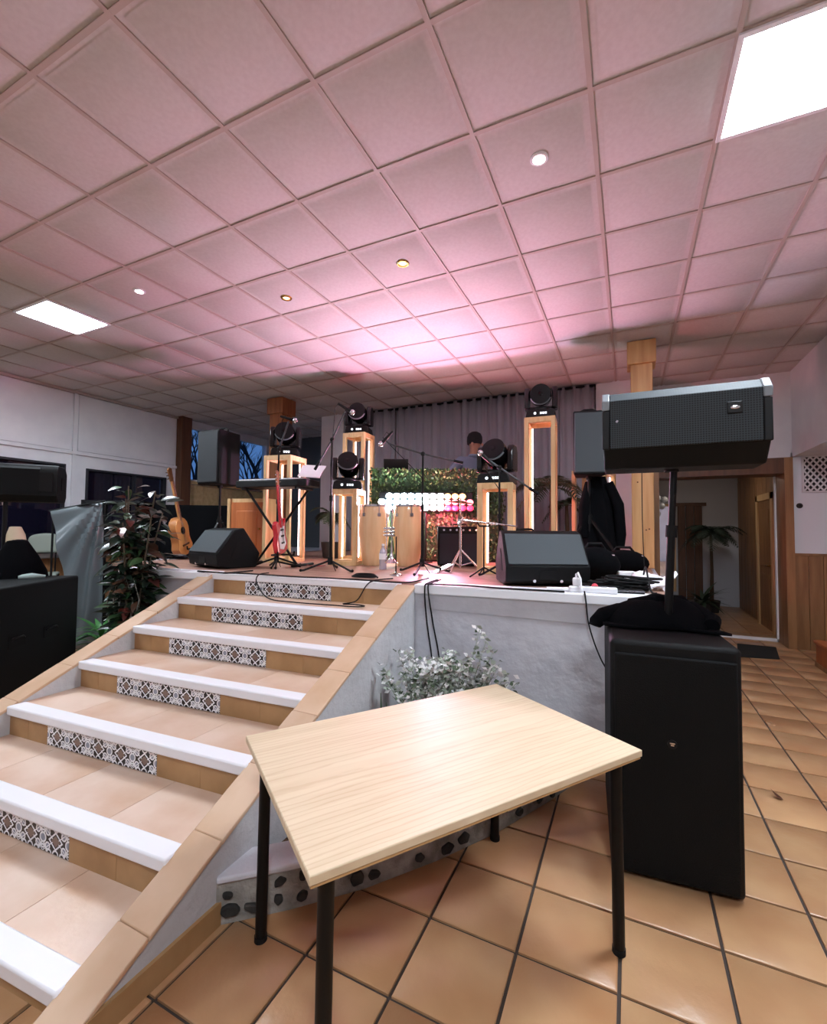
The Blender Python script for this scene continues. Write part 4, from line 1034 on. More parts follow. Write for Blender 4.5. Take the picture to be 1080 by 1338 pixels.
MB().tube([(-.06, 0, pt2.z-ZS), (-.04, 0, pt2.z-ZS-.03), (.04, 0, pt2.z-ZS-.03), (.06, 0, pt2.z-ZS)], .008).build('cradle', RUBBER, ts2)
trumpet('silver trumpet lying on a stand right of the cymbal', pt2, Euler((.2, -PI/2+.1, YAW)))

# LED stage light glowing before the hedge
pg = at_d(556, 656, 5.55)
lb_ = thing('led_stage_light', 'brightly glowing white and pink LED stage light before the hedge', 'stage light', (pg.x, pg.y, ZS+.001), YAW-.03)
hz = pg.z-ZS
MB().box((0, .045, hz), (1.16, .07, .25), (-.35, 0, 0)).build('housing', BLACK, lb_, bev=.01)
RL = Euler((-.35, 0, 0)).to_matrix()
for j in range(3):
    for i in range(13):  # lens field spread wide and coloured to imitate the lamp's glare
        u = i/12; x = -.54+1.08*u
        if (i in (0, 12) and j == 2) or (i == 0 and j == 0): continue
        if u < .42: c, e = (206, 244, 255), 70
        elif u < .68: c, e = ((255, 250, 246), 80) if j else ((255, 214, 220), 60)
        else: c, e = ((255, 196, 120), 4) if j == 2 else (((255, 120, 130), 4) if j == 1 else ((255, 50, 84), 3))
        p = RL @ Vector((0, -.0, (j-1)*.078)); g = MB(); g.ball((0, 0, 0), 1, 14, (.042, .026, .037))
        inst('led_glare_lens', g.mesh('led_glare_lens', mat('led_glare_lens_%d_%d_%d' % c, c, .3, emit=e)), lb_, (x, p.y, hz+p.z), (-.35, 0, 0))
MB().cyl((0, .05, .0), (0, .05, hz-.03), .015).build('support_pole', BMETAL, lb_)
MB().lathe([(.001, 0), (.09, 0), (.09, .012), (.001, .014)], 20, (0, .05, 0)).build('base_plate', BMETAL, lb_)
ld = bpy.data.lights.new('pink_beam', 'SPOT'); ld.energy = PAR_W; ld.color = (1, .48, .84); ld.spot_size = math.radians(152); ld.spot_blend = .10; ld.shadow_soft_size = .06
lo = bpy.data.objects.new('pink_beam', ld); COL.objects.link(lo)
lo.location = (pg.x+.06, pg.y-.10, pg.z+.08)
ax_el = math.radians(32)
aim = Vector((.10, -math.cos(ax_el), math.sin(ax_el))).normalized()
lo.rotation_euler = aim.to_track_quat('-Z', 'Y').to_euler()
for dx, c, e in ((-.26, (.75, .95, 1), 26), (.34, (1, .08, .16), 70)):
    l2 = bpy.data.lights.new('led_spill', 'POINT'); l2.energy = e; l2.color = c; l2.shadow_soft_size = .05
    o2 = bpy.data.objects.new('led_spill', l2); COL.objects.link(o2); o2.location = (pg.x+dx*.9, pg.y+dx*.42-.16, pg.z-.10)

# ================================================================== STAGE RIGHT CLUTTER
ct = thing('coat', 'long black coat hanging on the tripod of the right loudspeaker stand', 'coat', (pr.x+.07, pr.y+.12, ZS+.12), .3)
g = MB()
def coat(a, b):
    an = 2*PI*a; z = .85*b
    r = (.19-.12*b**1.6)*(1+.10*math.sin(5*an+3*b)+.06*math.sin(9*an+1))
    return (r*math.cos(an)*1.1, r*math.sin(an)*.75, z)
g.grid(coat, 40, 14); solid(g.build('cloth', CLOTHB, ct), .01)
MB().tube([(.10, -.03, .78), (.19, -.06, .55), (.21, -.07, .25), (.20, -.06, .12)], [.05, .055, .05, .045], 12).build('sleeve', CLOTHB, ct)
MB().tube([(-.08, -.03, .78), (-.15, -.08, .52), (-.16, -.09, .22)], [.05, .055, .045], 12).build('sleeve', CLOTHB, ct)
def bag(label, loc, rz, s):
    t = thing('gear_bag', label, 'bag', loc, rz)
    g = MB(); g.ball((0, 0, s[2]*.5), 1, 20, (s[0]*.5, s[1]*.5, s[2]*.5)); o = g.build('bag_body', CLOTHB, t)
    for v_ in o.data.vertices:
        c = v_.co; k_ = 1+.10*math.sin(9*c.x+5*c.y+11*c.z); c.x *= k_*1.08; c.y *= k_; c.z = max(0, c.z*1.05)
    MB().tube([(-s[0]*.25, 0, s[2]*.92), (-s[0]*.15, 0, s[2]*1.15), (s[0]*.15, 0, s[2]*1.15), (s[0]*.25, 0, s[2]*.92)], .012).build('handle', RUBBER, t)
    MB().tube([(-s[0]*.35, -s[1]*.30, s[2]*.80), (0, -s[1]*.36, s[2]*.86), (s[0]*.35, -s[1]*.30, s[2]*.80)], .006).build('zip', CHROME, t)
pq = at_z(765, 762, ZS); bag('black gear bag on the stage behind the wedge monitor', (pq.x+.05, pq.y+.25, ZS+.001), YAW, (.36, .26, .26))
pq = at_d(685, 735, 4.55); bag('black bag slumped behind the large wedge monitor at the tall tower foot', (pq.x, pq.y, ZS+.001), YAW, (.52, .3, .36))
pq = at_d(822, 735, 4.2); bag('black bag at the stage right end below the post', (pq.x-.05, pq.y, ZS+.001), .4, (.40, .3, .22))
# power strip with plug on the rim
pw = at_z(768, 779, ZS+.004)
ps = thing('power_strip', 'white power strip with a plugged cable on the stage rim', 'power strip', (pw.x, front(pw.x)+.03, ZS+.005), math.atan(SLOPE)+.03)
MB().bx(-.13, .16, -.028, .028, 0, .038).build('strip_body', NOSE, ps, bev=.008)
for k in range(4): MB().lathe([(.001, 0), (.019, 0), (.019, .002), (.001, .002)], 16, (-.02+.05*k, 0, .038)).build('socket', mat('socket_grey', (150, 150, 154), .5), ps)
pg2 = MB().box((-.085, 0, .065), (.045, .045, .055)).build('plug', NOSE, ps, bev=.01)
MB().tube([(-.085, 0, .09), (-.085, -.005, .115), (-.075, -.02, .125), (-.06, -.035, .09), (-.055, -.05, .02)], .007).build('plug_cord', NOSE, pg2)
MB().tube([(-.13, 0, .015), (-.2, .01, .012), (-.27, .02, .01)], .012).build('flat_cord', NOSE, ps)
pw = at_z(805, 774, ZS)
td = thing('audio_interface', 'flat black device with chrome edge lying on the stage edge', 'audio device', (pw.x+.02, front(pw.x)+.13, ZS+.005), .15)
MB().bx(-.12, .14, -.05, .07, 0, .022).build('case', BLACK, td, bev=.004); MB().bx(-.12, .14, -.053, -.049, .012, .020).build('chrome_edge', CHROME, td)
for k in range(4): MB().cyl((-.08+.05*k, .01, .022), (-.08+.05*k, .01, .032), .01).build('knob', BLACK, td)
pw = at_d(818, 752, 3.6)
wbx = thing('adapter_box', 'small white adapter box standing among the cables at stage right', 'adapter', (pw.x, pw.y, ZS+.001), .3)
MB().bx(-.065, .065, -.04, .04, 0, .085).build('case', NOSE, wbx, bev=.008); MB().bx(-.04, .04, -.043, -.039, .03, .055).build('port_panel', mat('pale_grey', (190, 192, 196), .5), wbx)
pw = at_z(846, 775, ZS)
wpp = thing('crumpled_paper', 'crumpled white paper at the right end of the stage', 'paper', (.10, front(.1)+.42, ZS+.001), .3)
g = MB(); g.grid(lambda a, b: (.16*(2*a-1), .13*(2*b-1), .025+.05*math.sin(5*a+2)*math.sin(4*b+1)+.018*math.sin(13*a+9*b)+.06*a), 14, 12); solid(g.build('sheet', NOSE, wpp), .002)
for v_ in wpp.children[0].data.vertices: v_.co.z = max(.001, v_.co.z)
rb = thing('red_knob', 'small red ball knob among the cables by the power strip', 'knob', (0, 0, 0)); pw = at_z(778, 770, ZS)
rb.location = (pw.x, front(pw.x)+.17, ZS+.005); MB().ball((0, 0, .024), .022, 14).build('ball', mat('red_plastic', (210, 70, 84), .4), rb); MB().cyl((0, 0, 0), (0, 0, .006), .012).build('foot', BLACK, rb)

# cables
def cable(label, pts, r=.006, c=RUBBER, name='cable'):
    P = [Vector(p) for p in pts]; out = []
    for i in range(len(P)-1):
        p0, p1, p2, p3 = P[max(i-1, 0)], P[i], P[i+1], P[min(i+2, len(P)-1)]
        for q in range(6):
            t = q/6
            out.append(.5*((2*p1)+(-p0+p2)*t+(2*p0-5*p1+4*p2-p3)*t*t+(-p0+3*p1-3*p2+p3)*t**3))
    out.append(P[-1])
    return tag(MB().tube(out, r, 6).build(name, c), label, 'cable')
zc_ = ZS+.008
def onst(px, py, dz=0): p = at_z(px, py, ZS); return Vector((p.x, max(p.y, front(p.x)-.03), ZS+.010+dz))
fx = lambda x, o: Vector((x, front(x)-o, 0))
a = at_z(552, 772, ZS)
for k in range(2):
    x0 = -1.33+.025*k
    cable('black cable hanging down the stage front wall beside the stairs' if k == 0 else 'second black cable hanging down the stage front wall beside the first',
          [(x0-.02, front(x0)+.25, zc_+.006), (x0, front(x0)+.02, ZS+.014), (x0, front(x0)-.045, ZS-.02), (x0+.02+.02*k, front(x0)-.05, .85), (x0+.07+.03*k, front(x0)-.06, .55), (x0+.08, front(x0)-.08, .2), (x0+.1, front(x0)-.12, .125)], .006)
x0 = -.28
cable('thin dark cord hanging from the power strip down the stage front', [(x0+.02, front(x0)-.03, ZS+.02), (x0+.03, front(x0)-.048, ZS-.04), (x0+.05, front(x0)-.05, .9), (x0+.12, front(x0)-.05, .7), (x0+.24, front(x0)-.06, .5), (x0+.3, front(x0)-.06, .12), (x0+.34, front(x0)-.07, .012)], .005)
cable('black cable looping over the top stair treads', [(-2.85, 3.05, ZS+.012), (-2.80, 2.88, ZS+.012), (-2.77, 2.83, ZS-.05), (-2.62, 2.80, NZ[1]+.010), (-2.3, 2.72, NZ[1]+.012), (-1.95, 2.76, NZ[1]+.010), (-1.78, 2.78, NZ[1]+.010), (-1.74, 2.84, NZ[1]+.010), (-1.84, 2.86, NZ[1]+.010), (-1.9, 2.80, NZ[1]+.018), (-1.82, 2.86, NZ[1]+.04), (-1.78, 2.93, ZS-.02), (-1.75, 3.0, ZS+.012), (-1.70, 3.2, ZS+.012)], .005)
cable('black cable lying along the top stair edge', [onst(270, 751), onst(330, 752, .003), onst(380, 756), onst(430, 758, .004), onst(480, 760), onst(530, 763), onst(560, 757)], .006)
cable('black cable running along the right stage rim', [onst(556, 765), onst(600, 770, .004), onst(640, 774), onst(700, 776), onst(735, 777)], .006)
cable('coiled black cable at the top of the stairs', [Vector((-1.95+.12*math.cos(q*.6)*(1-.01*q), 3.18+.07*math.sin(q*.6), ZS+.012+.0006*q)) for q in range(40)], .006)
cable('tangled black cables under the right loudspeaker stand', [Vector((-.20+.17*math.sin(q*.9)+.004*q, front(-.2)+.30+.10*math.cos(q*.67), ZS+.014+.0012*q)) for q in range(60)], .007)
cable('pile of black cable at the right stage end', [Vector((-.02+.13*math.sin(q*.7), front(0)+.28+.09*math.cos(q*.83), ZS+.014+.0014*q)) for q in range(60)], .008)
cable('black cable from the post base to the subwoofer jacket', [(.09, front(.1)+.45, ZS+.1), (.1, front(.1)+.30, ZS+.16), (.12, front(.1)+.12, ZS+.03), (.15, front(.1)+.05, ZS+.02)], .006)
cable('thin dark cord hanging beside the right pine post', [(.10, 4.2, ZS+1.0), (.10, 4.2, ZS+.5), (.11, 4.18, ZS+.1), (.11, 4.1, ZS+.012)], .004)
cable('black cable along the left stage edge under the wedge monitor', [onst(232, 752), onst(250, 749, .004), onst(275, 751), onst(300, 750), onst(330, 747)], .007)
cable('white cable at the left stage edge', [(-4.25, 2.86, ZS+.012), (-4.1, 2.84, ZS+.03), (-3.95, 2.87, ZS+.012), (-3.8, 2.9, ZS+.012)], .008, NOSE)
cable('red cable lying on the stage behind the congas', [onst(395, 738), onst(410, 741), onst(425, 740)], .005, mat('red_cable', (150, 50, 60), .5))

# ================================================================== LEFT SIDE CLUTTER
# cupboard and plywood panels behind the keyboard
pc1, pc2 = at_d(296, 735, 5.9), at_d(346, 735, 5.75)
cd = pc2-pc1; cw = math.hypot(cd.x, cd.y)
cb2 = thing('cupboard', 'orange wood cupboard with a panelled door behind the left stand speaker', 'cupboard', ((pc1.x+pc2.x)/2, (pc1.y+pc2.y)/2, ZS+.001), math.atan2(cd.y, cd.x))
ch = at_d(320, 651, 5.8).z-ZS
MB().bx(-cw/2, cw/2, .02, .34, 0, ch).build('carcass', PINE, cb2)
dr = MB().bx(-cw/2+.05, cw/2-.05, -.0, .022, .05, ch-.05).build('door', ORANGEW, cb2)
MB().bx(-cw/2+.13, cw/2-.13, -.012, .004, .16, ch-.16).build('raised_panel', ORANGEW, dr, bev=.01)
MB().cyl((cw/2-.085, -.0, ch*.5), (cw/2-.085, -.03, ch*.5), .012).build('knob', BRASS, dr)
for s in (-1, 1): MB().bx(s*cw/2-.04*(s > 0), s*cw/2+.04*(s < 0), -.012, .02, 0, ch).build('frame_stile', PINE, cb2)
# plywood boarding under the blue window on the left wall
for k in range(6):
    MB().bx(XL+.002, XL+.022, 6.14+k*.37, 6.505+k*.37, ZS, 2.36).build('wall_board', PLYW, wl)
MB().bx(XL+.002, XL+.05, 6.12, 8.4, 1.86, 1.90).build('board_rail', PINE, wl)
# black cloth over a table
pk = at_d(250, 690, 6.5)
tt = thing('covered_table', 'black cloth covered table behind the acoustic guitar', 'table', (pk.x, pk.y, ZS+.001), YAW+.1)
hk = at_d(250, 662, 6.5).z-ZS
g = MB(); g.grid(lambda a, b: (lambda s_: ((-.62+1.24*a), -.32+.0*b, 0))(0), 1, 1)
top = MB(); top.bx(-.60, .60, -.28, .28, hk-.03, hk); top.build('table_top', BLACK, tt)
g = MB()
def skirt(a, b):
    per = a*4; sd = int(min(per, 3.999)); f_ = per-sd
    c = [(-.61, -.29), (.61, -.29), (.61, .29), (-.61, .29)]; p, q = c[sd], c[(sd+1) % 4]
    w_ = .02*math.sin(60*a)*(1-b)
    return (p[0]+(q[0]-p[0])*f_+w_*(1 if sd % 2 else 0), p[1]+(q[1]-p[1])*f_+w_*(0 if sd % 2 else 1), .01+(hk-.005)*b)
g.grid(skirt, 96, 4); g.box((0, 0, hk+.004), (1.22, .58, .008)); g.build('cloth_cover', CLOTHB, tt)
for sx in (-.55, .55):
    for sy in (-.24, .24): MB().cyl((sx, sy, 0), (sx, sy, hk-.03), .02).build('leg', BMETAL, tt)
# equipment rack on the floor at left
pr2 = at_d(160, 700, 6.1)
rk = thing('equipment_rack', 'tall black equipment rack with shelves behind the leafy plant', 'rack', (pr2.x, pr2.y, 0), .55)
hr_ = at_d(160, 655, 6.1).z
for sx in (-.36, .36):
    for sy in (-.25, .25): MB().box((sx, sy, hr_/2), (.04, .04, hr_)).build('upright', BMETAL, rk)
for z in (.15, .7, 1.25, hr_-.02): MB().box((0, 0, z), (.76, .54, .03)).build('shelf', BLACK, rk)
for z, hh in ((.17, .35), (.72, .3), (1.27, .32)):
    un = MB().box((-.02, -.02, z+hh/2), (.62, .42, hh)).build('rack_unit', BLACKP, rk)
    for q in range(5): MB().cyl((-.25+.11*q, -.23, z+hh*.6), (-.25+.11*q, -.25, z+hh*.6), .014, n=10).build('knob', mat('grey_knob', (130, 132, 136), .4), un)
    MB().box((0, -.232, z+hh*.25), (.5, .004, .03)).build('panel_strip', GRILLE, un)
# grey plastic sheet
g0, g1 = at_d(66, 668, 5.35), at_d(134, 655, 5.6); g2, g3 = at_d(92, 760, 5.35), at_d(134, 800, 5.5)
b0 = Vector(((g0.x+g1.x)/2, (g0.y+g1.y)/2, 0))
tp = thing('plastic_sheet', 'grey plastic sheet hung over a rail beside the night window', 'plastic sheet', b0)
def sheet(a, b):
    t_ = g0.lerp(g1, a); bo_ = g2.lerp(g3, a); bo_.z = .05
    m_ = t_.lerp(Vector((bo_.x, bo_.y, t_.z)), min(1, b*1.4)); z = t_.z+(bo_.z-t_.z)*b
    fo = .035*math.sin(16*math.atan2(b*1.6+.05, 1.05-a)+1)*min(1, b*4+.2)*(1-.3*b)
    return Vector((m_.x, m_.y, z))-b0+Vector((.6, -.8, 0))*fo
g = MB(); g.grid(sheet, 60, 30); solid(g.build('sheet', mat('grey_plastic', (82, 90, 93), .3, spec=.5), tp), .002)
MB().tube([g0-b0+Vector((-.05, .01, .004)), g1-b0+Vector((.05, .0, .004))], .012).build('rail', BMETAL, tp)
for q in (g0, g1): MB().tube([q-b0+Vector((0, .03, 0)), Vector((q.x-b0.x, q.y-b0.y+.03, 0))], .012).build('rail_post', BMETAL, tp)
# made-up high stool, standing in for a pale shape at the night window
pch = at_d(57, 705, 6.45)
chr_ = thing('stool_stand_in', 'made-up high stool whose pale backrest stands in for a shape at the night window', 'stool', (pch.x, pch.y, 0), 1.0)
PG = mat('pale_green_plastic', (150, 160, 150), .5)
MB().prism([(-.18, .80), (.18, .80), (.18, .84), (-.18, .84)], -.18, .18, 'y').build('seat', PG, chr_, bev=.015)
g = MB(); g.grid(lambda a, b: (.20*math.cos(PI*(1-a)), .17+.05*math.sin(PI*a), 1.12+b*(.14+.14*math.sin(PI*a)**.5)), 20, 8); solid(g.build('backrest', PG, chr_), .02)
for sx in (-.12, .12): MB().tube([(sx, .17, .82), (sx, .21, 1.14)], .010).build('back_strut', BMETAL, chr_)
for sx in (-.16, .16):
    for sy in (-.16, .16): MB().cyl((sx*1.25, sy*1.25, 0), (sx, sy, .80), .014).build('leg', BMETAL, chr_)
f = MB()
for s_ in (-1, 1): f.tube([(-.18, s_*.18, .28), (.18, s_*.18, .28)], .009); f.tube([(s_*.18, -.18, .28), (s_*.18, .18, .28)], .009)
f.build('foot_ring', BMETAL, chr_)

# ---- tall leafy plant
def leafmesh(name, m, L_, W_, curl=.25, n=5):
    g = MB(); V = []; F = []
    for i in range(n+1):
        t = i/n; wv = W_*math.sin(PI*min(1, t**.8))*(1-.15*t)+.0015; z = -curl*L_*t*t
        V += [(-wv, L_*t, z+.18*wv), (0, L_*t, z), (wv, L_*t, z+.18*wv)]
    for i in range(n):
        for q in (0, 1): F.append((i*3+q, i*3+q+1, i*3+q+4, i*3+q+3))
    g.add(V, F); me = g.mesh(name, m); return me
LV = [mat('croton_dark_green', (40, 56, 42), .28, c2=(26, 38, 30), scale=12, rand=.25), mat('croton_bronze', (92, 62, 46), .3, c2=(58, 44, 34), scale=14, rand=.2),
      mat('croton_red', (124, 58, 48), .3, c2=(76, 42, 38), scale=12, rand=.2), mat('croton_green', (62, 92, 56), .3, c2=(44, 66, 40), scale=12, rand=.2)]
LMS = [leafmesh('leaf', m_, .165, .038) for m_ in LV]
pp2 = Vector((-4.30, 2.86, 0))
pp2 = at_d(172, 800, 4.12); pp2.z = 0
ptl = thing('potted_croton', 'tall leafy potted plant with dark green and reddish leaves left of the stairs', 'potted plant', pp2)
MB().lathe([(.001, 0), (.14, 0), (.17, .28), (.185, .28), (.185, .32), (.165, .32), (.16, .27), (.001, .27)], 24).build('pot', mat('clay_pot', (120, 74, 52), .8), ptl)
rp_ = random.Random(21)
stems = []
for k in range(9):
    an = rp_.uniform(0, 6.28); sp = rp_.uniform(.06, .27)
    top_ = Vector((sp*math.cos(an)*1.3, sp*math.sin(an), rp_.uniform(1.15, 1.92)))
    mid = Vector((top_.x*.25+.03*math.cos(an*3), top_.y*.25, top_.z*.5))
    pts = [Vector((.03*math.cos(an), .03*math.sin(an), .27))]
    for q in range(1, 7):
        t = q/6; pts.append((1-t)**2*pts[0]+2*t*(1-t)*mid+t*t*top_)
    MB().tube(pts, [.012-.001*q for q in range(7)], 7).build('stem', mat('plant_stem', (86, 76, 60), .8), ptl); stems.append(pts)
nl = 0
while nl < 290:
    s_ = rp_.choice(stems); t = rp_.uniform(.34, 1.0)
    i_ = min(5, int(t*6)); base = s_[i_].lerp(s_[i_+1], t*6-i_)
    yaw_ = rp_.uniform(0, 6.28); out = rp_.uniform(.0, .14)
    base = base+Vector((math.cos(yaw_), math.sin(yaw_), 0))*out*.8
    top_i = base.z > 1.62
    kind = rp_.choices((0, 1, 2, 3), (.5, .2, .22, .08) if top_i else ((.4, .35, .08, .17) if base.z > 1.2 else (.6, .08, .02, .3)))[0]
    sc = rp_.uniform(.65, 1.25)
    inst('leaf', LMS[kind], ptl, base, (rp_.uniform(-.5, .5), rp_.uniform(-.6, .6), yaw_-PI/2), (sc, sc, sc)); nl += 1
fol = MB()
for q in range(260):
    s_ = rp_.choice(stems); t = rp_.uniform(.3, 1.0); i_ = min(5, int(t*6)); base = s_[i_].lerp(s_[i_+1], t*6-i_)
    yaw_ = rp_.uniform(0, 6.28); base = base+Vector((math.cos(yaw_), math.sin(yaw_), 0))*rp_.uniform(0, .12); sc = rp_.uniform(.5, .9)
    kd_ = rp_.choices((0, 1, 2, 3), (.55, .2, .08, .17))[0]; fol.cur = kd_
    R = Euler((rp_.uniform(-.6, .5), rp_.uniform(-.6, .6), yaw_-PI/2)).to_matrix()
    fol.add([R @ (v.co*sc)+base for v in LMS[kd_].vertices], [tuple(p.vertices) for p in LMS[kd_].polygons])
fo_ = fol.build('small_leaves', LV, ptl); fo_['kind'] = 'stuff'
# pale dry branches
for k in range(6):
    x0 = -.15+.06*k
    MB().tube([(x0, -.06, .3), (x0+.03*math.sin(k*2), -.10, .55), (x0-.02, -.12+.02*k, .85), (x0+.05*math.cos(k), -.1, 1.05)], [.008, .007, .005, .002], 6).build('dry_branch', mat('pale_twig', (150, 150, 142), .8), ptl)
# small green fern on the floor
pf = at_d(112, 835, 4.6)
fn = thing('potted_fern', 'small bright green fern low beside the left subwoofer', 'potted plant', (pf.x+.05, pf.y+.12, 0))
MB().lathe([(.001, 0), (.08, 0), (.11, .2), (.1, .2), (.001, .18)], 18).build('pot', MATS['clay_pot'], fn)
FG = mat('fern_green', (48, 110, 44), .5, rand=.25); fme = leafmesh('frond', FG, .26, .028, .5)
for k in range(40):
    a_ = rp_.uniform(0, 6.28); inst('frond', fme, fn, (.03*math.cos(a_), .03*math.sin(a_), .2+rp_.uniform(0, .25)), (rp_.uniform(.2, 1.1), 0, a_-PI/2), (1, rp_.uniform(.7, 1.2), 1))

# ---- silvery plant in the planter
sp_ = thing('silver_shrub', 'silvery white leafed shrub in the planter behind the table', 'shrub', (-1.0, 2.52, .115))
rv = random.Random(4); lf = MB(); SVM = [mat('silver_leaf', (236, 238, 236), .6), mat('grey_green_leaf', (168, 180, 164), .6), mat('deep_green_leaf', (86, 106, 80), .6)]
tips = []
for k in range(84):
    an = rv.uniform(0, 6.28); r_ = abs(rv.gauss(0, .22)); hgt = rv.uniform(.42, .66)-.45*r_*r_
    tx, ty = max(-.36, r_*math.cos(an)*1.35), r_*math.sin(an)*.75
    if k < 5: tx, ty, hgt = .20+.04*k, .08, .80-.06*k
    tip = Vector((tx, ty, hgt)); bs = Vector((tx*.25, ty*.25, 0))
    pts = [bs.lerp(tip, q/5)+Vector((0, 0, .05*math.sin(PI*q/5))) for q in range(6)]
    tips.append(pts)
    for q in range(62):
        t = rv.uniform(.3, 1.02); i_ = min(4, int(t*5)); b0_ = pts[i_].lerp(pts[i_+1], t*5-i_)
        L_ = rv.uniform(.022, .042); W_ = L_*.42
        R = Euler((rv.uniform(-.9, .9), rv.uniform(-.9, .9), rv.uniform(0, 6.28))).to_matrix()
        lf.cur = rv.choices((0, 1, 2), (.55, .3, .15))[0]
        o_ = b0_+Vector((rv.uniform(-.02, .02), rv.uniform(-.02, .02), rv.uniform(-.01, .02)))
        lf.add([R @ Vector(v)+o_ for v in ((0, 0, 0), (-W_, L_*.5, .003), (0, L_*1.1, 0), (W_, L_*.5, .003))], [(0, 1, 2, 3)])
sm_ = MB()
for pts in tips: sm_.tube(pts, [.005, .0045, .004, .0035, .003, .002], 5)
sm_.build('stems', SVM[1], sp_)
lo_ = lf.build('silver_leaves', SVM, sp_); lo_['kind'] = 'stuff'
# a few thin upright grassy spikes at its left
for k in range(4):
    x0 = -.36+.035*k; MB().tube([(x0, -.1, .0), (x0+.01, -.1, .22), (x0+.02*k*.3, -.1, .40-.05*k)], [.008, .010, .002], 6).build('spike_leaf', SVM[2], sp_)

# ---- palm by the tall right tower, and one peeking left of the towers
def palm(name, label, loc, hgt, nfr, fl, seed, trunk=True, m_=None, zmin=0, cat='palm'):
    t = thing(name, label, cat, loc)
    rq = random.Random(seed); m_ = m_ or mat('palm_green', (58, 74, 50), .5, rand=.2)
    MB().lathe([(.001, 0), (.11, 0), (.14, .22), (.13, .22), (.001, .2)], 20).build('pot', mat('dark_pot', (50, 46, 44), .7), t)
    if trunk: MB().tube([(0, 0, .2), (.01, 0, hgt*.5), (.0, .01, hgt)], [.035, .028, .022], 10).build('trunk', mat('palm_trunk', (80, 62, 46), .9), t)
    for k in range(nfr):
        a_ = 2*PI*k/nfr+rq.uniform(-.3, .3); up = rq.uniform(.25, .95); L_ = fl*rq.uniform(.75, 1.15)
        g = MB(); pts = []
        for q in range(9):
            s_ = q/8; pts.append(Vector((math.cos(a_)*L_*s_*.75, math.sin(a_)*L_*s_*.75, hgt-.03+L_*(up*s_-1.0*s_*s_*.8))))
        g.tube(pts, [.006-.0005*q for q in range(9)], 5)
        sd = Vector((-math.sin(a_), math.cos(a_), 0))
        for q in range(2, 17):
            s_ = q/16.5; i_ = min(7, int(s_*8)); b_0 = pts[i_].lerp(pts[i_+1], s_*8-i_); dr_ = (pts[i_+1]-pts[i_]).normalized()
            ll = L_*.30*math.sin(PI*(.15+.8*s_))
            for sg in (-1, 1):
                tip = b_0+sd*sg*ll*.8+dr_*ll*.6+Vector((0, 0, -.25*ll))
                g.add([b_0-dr_*.006, b_0+dr_*.012, (b_0+tip)/2+dr_*.012+Vector((0, 0, .01)), tip, (b_0+tip)/2-dr_*.012+Vector((0, 0, .01))], [(0, 1, 2, 3, 4)])
        g.build('frond', m_, t)
    return t
q = at_d(720, 735, 5.62); palm('potted_palm', 'dark potted palm standing behind the tall right tower', (q.x, q.y, ZS+.001), .95, 13, .62, 3)
q = at_d(436, 735, 6.1); palm('potted_palm', 'dark palm peeking out left of the short left tower', (q.x-.12, q.y+.1, ZS+.001), .62, 9, .42, 9)
q = at_d(765, 735, 6.2); palm('potted_palm', 'small palm behind the half hidden right tower', (q.x-.25, q.y, ZS+.001), .78, 9, .45, 12)

# ================================================================== HALL BEHIND THE DOORWAY
ph_ = at_z(953, 803, 0)
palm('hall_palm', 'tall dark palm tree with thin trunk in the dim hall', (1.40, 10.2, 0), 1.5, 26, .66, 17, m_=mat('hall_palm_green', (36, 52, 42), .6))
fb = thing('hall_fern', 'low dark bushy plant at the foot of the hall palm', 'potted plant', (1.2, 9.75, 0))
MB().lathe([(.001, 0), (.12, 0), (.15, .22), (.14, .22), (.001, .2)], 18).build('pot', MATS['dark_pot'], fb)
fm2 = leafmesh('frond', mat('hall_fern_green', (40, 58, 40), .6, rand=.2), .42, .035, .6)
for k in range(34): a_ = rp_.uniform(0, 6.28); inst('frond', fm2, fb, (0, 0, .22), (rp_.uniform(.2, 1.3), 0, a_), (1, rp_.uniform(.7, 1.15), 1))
mi = thing('wall_mirror', 'tall framed mirror on the hall back wall', 'mirror', (.62, 11.09, .3))
MB().bx(-.22, .22, -.012, 0, 0, 1.75).build('mirror_glass', mat('mirror_silver', (210, 212, 220), .03, metal=1), mi)
f = MB(); f.bx(-.27, -.22, -.04, 0, -.05, 1.8); f.bx(.22, .27, -.04, 0, -.05, 1.8); f.bx(-.22, .22, -.04, 0, 1.75, 1.8); f.bx(-.22, .22, -.04, 0, -.05, 0); f.build('frame', PINE, mi)
hd_ = sempty('door_3', 'dark brown folding door in the hall back wall', 'door', (1.15, 11.08, 0))
for k in range(3): MB().bx(-.22+.15*k, -.08+.15*k, -.03, 0, 0, 2.05).build('door_leaf', DARKW, hd_, bev=.008)
MB().bx(-.27, .30, -.02, .0, 2.05, 2.12).build('door_head', DARKW, hd_)
hlm = thing('hall_fill_lamp', 'unseen round fill lamp added in the dim hall behind the lintel', 'ceiling light', (1.15, 9.3, 2.6))  # added lamp, hidden by the lintel, to brighten the hall
MB().lathe([(.001, -.05), (.09, -.045), (.13, -.015), (.13, -.012), (.001, -.012)], 24).build('diffuser', mat('hall_fill_glow', (255, 238, 220), .5, emit=24), hlm)
MB().lathe([(.001, -.014), (.14, -.014), (.14, 0), (.001, 0)], 24).build('base', FRW, hlm)
gl = thing('globe_chandelier', 'cluster of pale glass globes hanging in the hall', 'pendant lamp', (.46, 9.6, 1.98))
MB().cyl((0, 0, .25), (0, 0, .61), .006).build('cord', BMETAL, gl)
MB().cyl((0, 0, .22), (0, 0, .26), .05).build('ceiling_hub', CHROME, gl)
GG = mat('milk_glass_globe', (196, 200, 206), .2)
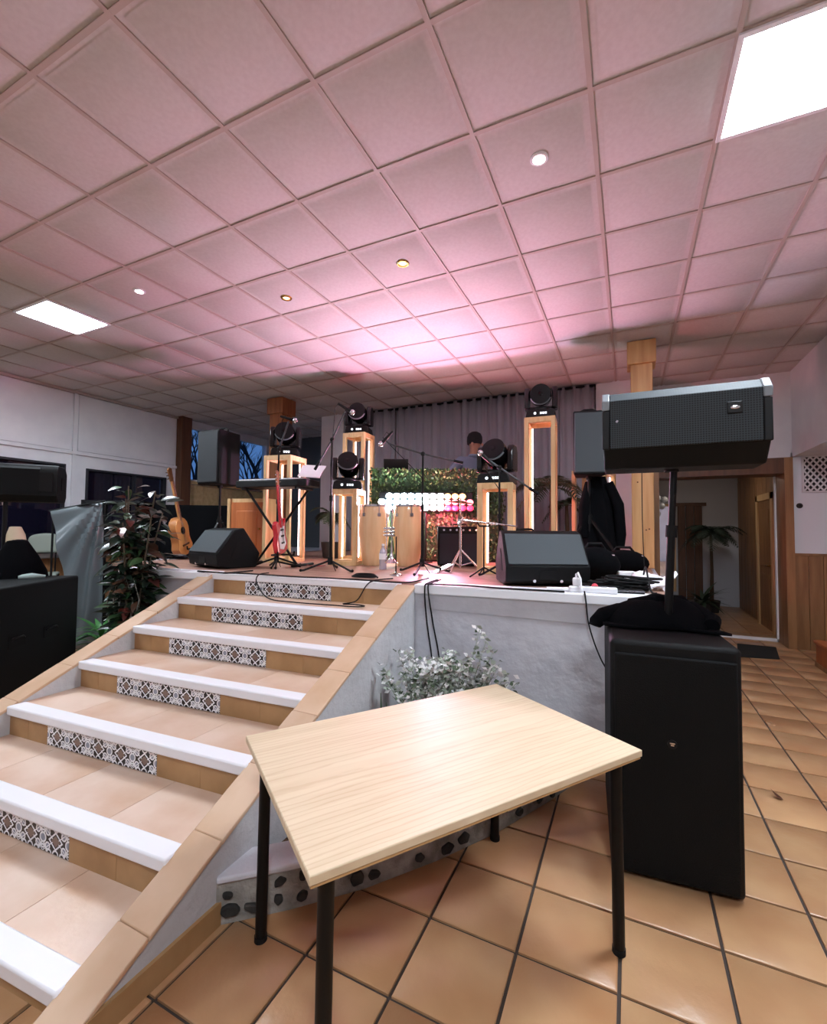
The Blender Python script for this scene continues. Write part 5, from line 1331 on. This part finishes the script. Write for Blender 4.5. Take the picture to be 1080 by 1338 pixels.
for x, y, z in ((-.11, 0, .12), (.02, -.06, .15), (.14, .02, .12), (-.05, .05, -.02), (.09, -.03, .0), (.02, .02, -.14)):
    g_ = MB().ball((x, y, z), .062, 16).build('globe', GG, gl); MB().tube([(x, y, z+.06), (x*.6, y*.6, .2), (0, 0, .235)], .004, 6).build('globe_wire', BMETAL, g_)
tag(MB().prism([(1.17, 6.68), (1.60, 6.78), (1.72, 7.44), (1.30, 7.44)], 0.0005, .012, 'z').build('doormat', mat('black_mat', (26, 28, 28), .95, bump=.4, bscale=200), bev=.004), 'black doormat on the tiles before the hall doorway', 'doormat')
stp = thing('wooden_step', 'low orange wood box at the right edge by the end wall', 'wooden box', (2.18, 6.35, 0))
MB().bx(-.28, .4, -.3, .3, 0, .26).build('box_body', ORANGEW, stp, bev=.006); MB().bx(-.30, .42, -.32, .32, .26, .29).build('box_top', ORANGEW, stp, bev=.006); MB().bx(-.29, .41, -.31, .31, 0, .05).build('plinth', WAINS, stp)
# dry leaf on the floor
pdl = at_z(1023, 1046, 0)
dl = leafmesh('dry_leaf', mat('dry_leaf', (84, 46, 26), .8), .06, .018, -.5); o = bpy.data.objects.new('dry_leaf', dl); COL.objects.link(o); o.location = (pdl.x, pdl.y, .004); o.rotation_euler = (.1, .1, 1.2)
tag(o, 'small curled brown leaf lying on the floor tiles at right', 'leaf')

# ================================================================== OUTSIDE: bare trees at dusk
BARK = mat('dark_bark', (34, 34, 42), .9)
def tree(label, loc, seed, hgt):
    t = thing('bare_tree', label, 'tree', loc, 0, 'bare trees outside'); rq = random.Random(seed); tr = MB(); br = MB()
    def grow(p, d, L_, r, lv, mb):
        pts = [p]; dd = d.copy()
        for q in range(4):
            dd = (dd+Vector((rq.uniform(-.2, .2), rq.uniform(-.2, .2), rq.uniform(-.05, .18)))).normalized(); pts.append(pts[-1]+dd*L_/4)
        mb.tube(pts, [r*(1-.12*q) for q in range(5)], 6 if lv < 2 else 4)
        if lv >= 5: return
        for q in range(3 if lv else 4):
            i_ = rq.randint(2, 4); nd = (dd+Vector((rq.uniform(-1, 1), rq.uniform(-1, 1), rq.uniform(-.1, .6)))).normalized()
            grow(pts[i_], nd, L_*rq.uniform(.55, .8), r*.55, lv+1, br)
    grow(Vector((0, 0, 0)), Vector((0, 0, 1)), hgt, .14, 0, tr)
    tr.build('trunk', BARK, t); br.build('branches', BARK, t)
tree('bare tree outside behind the left part of the blue window', (-11.4, 9.2, 0), 3, 2.6)
tree('bare tree outside behind the right part of the blue window', (-12.4, 12.6, 0), 6, 2.8)
gd = tag(MB().bx(-30, XL-.16, -10, 40, -.3, -.02).build('garden_ground', mat('night_grass', (30, 38, 30), .95)), 'dark garden ground outside the windows', 'ground'); gd['kind'] = 'structure'
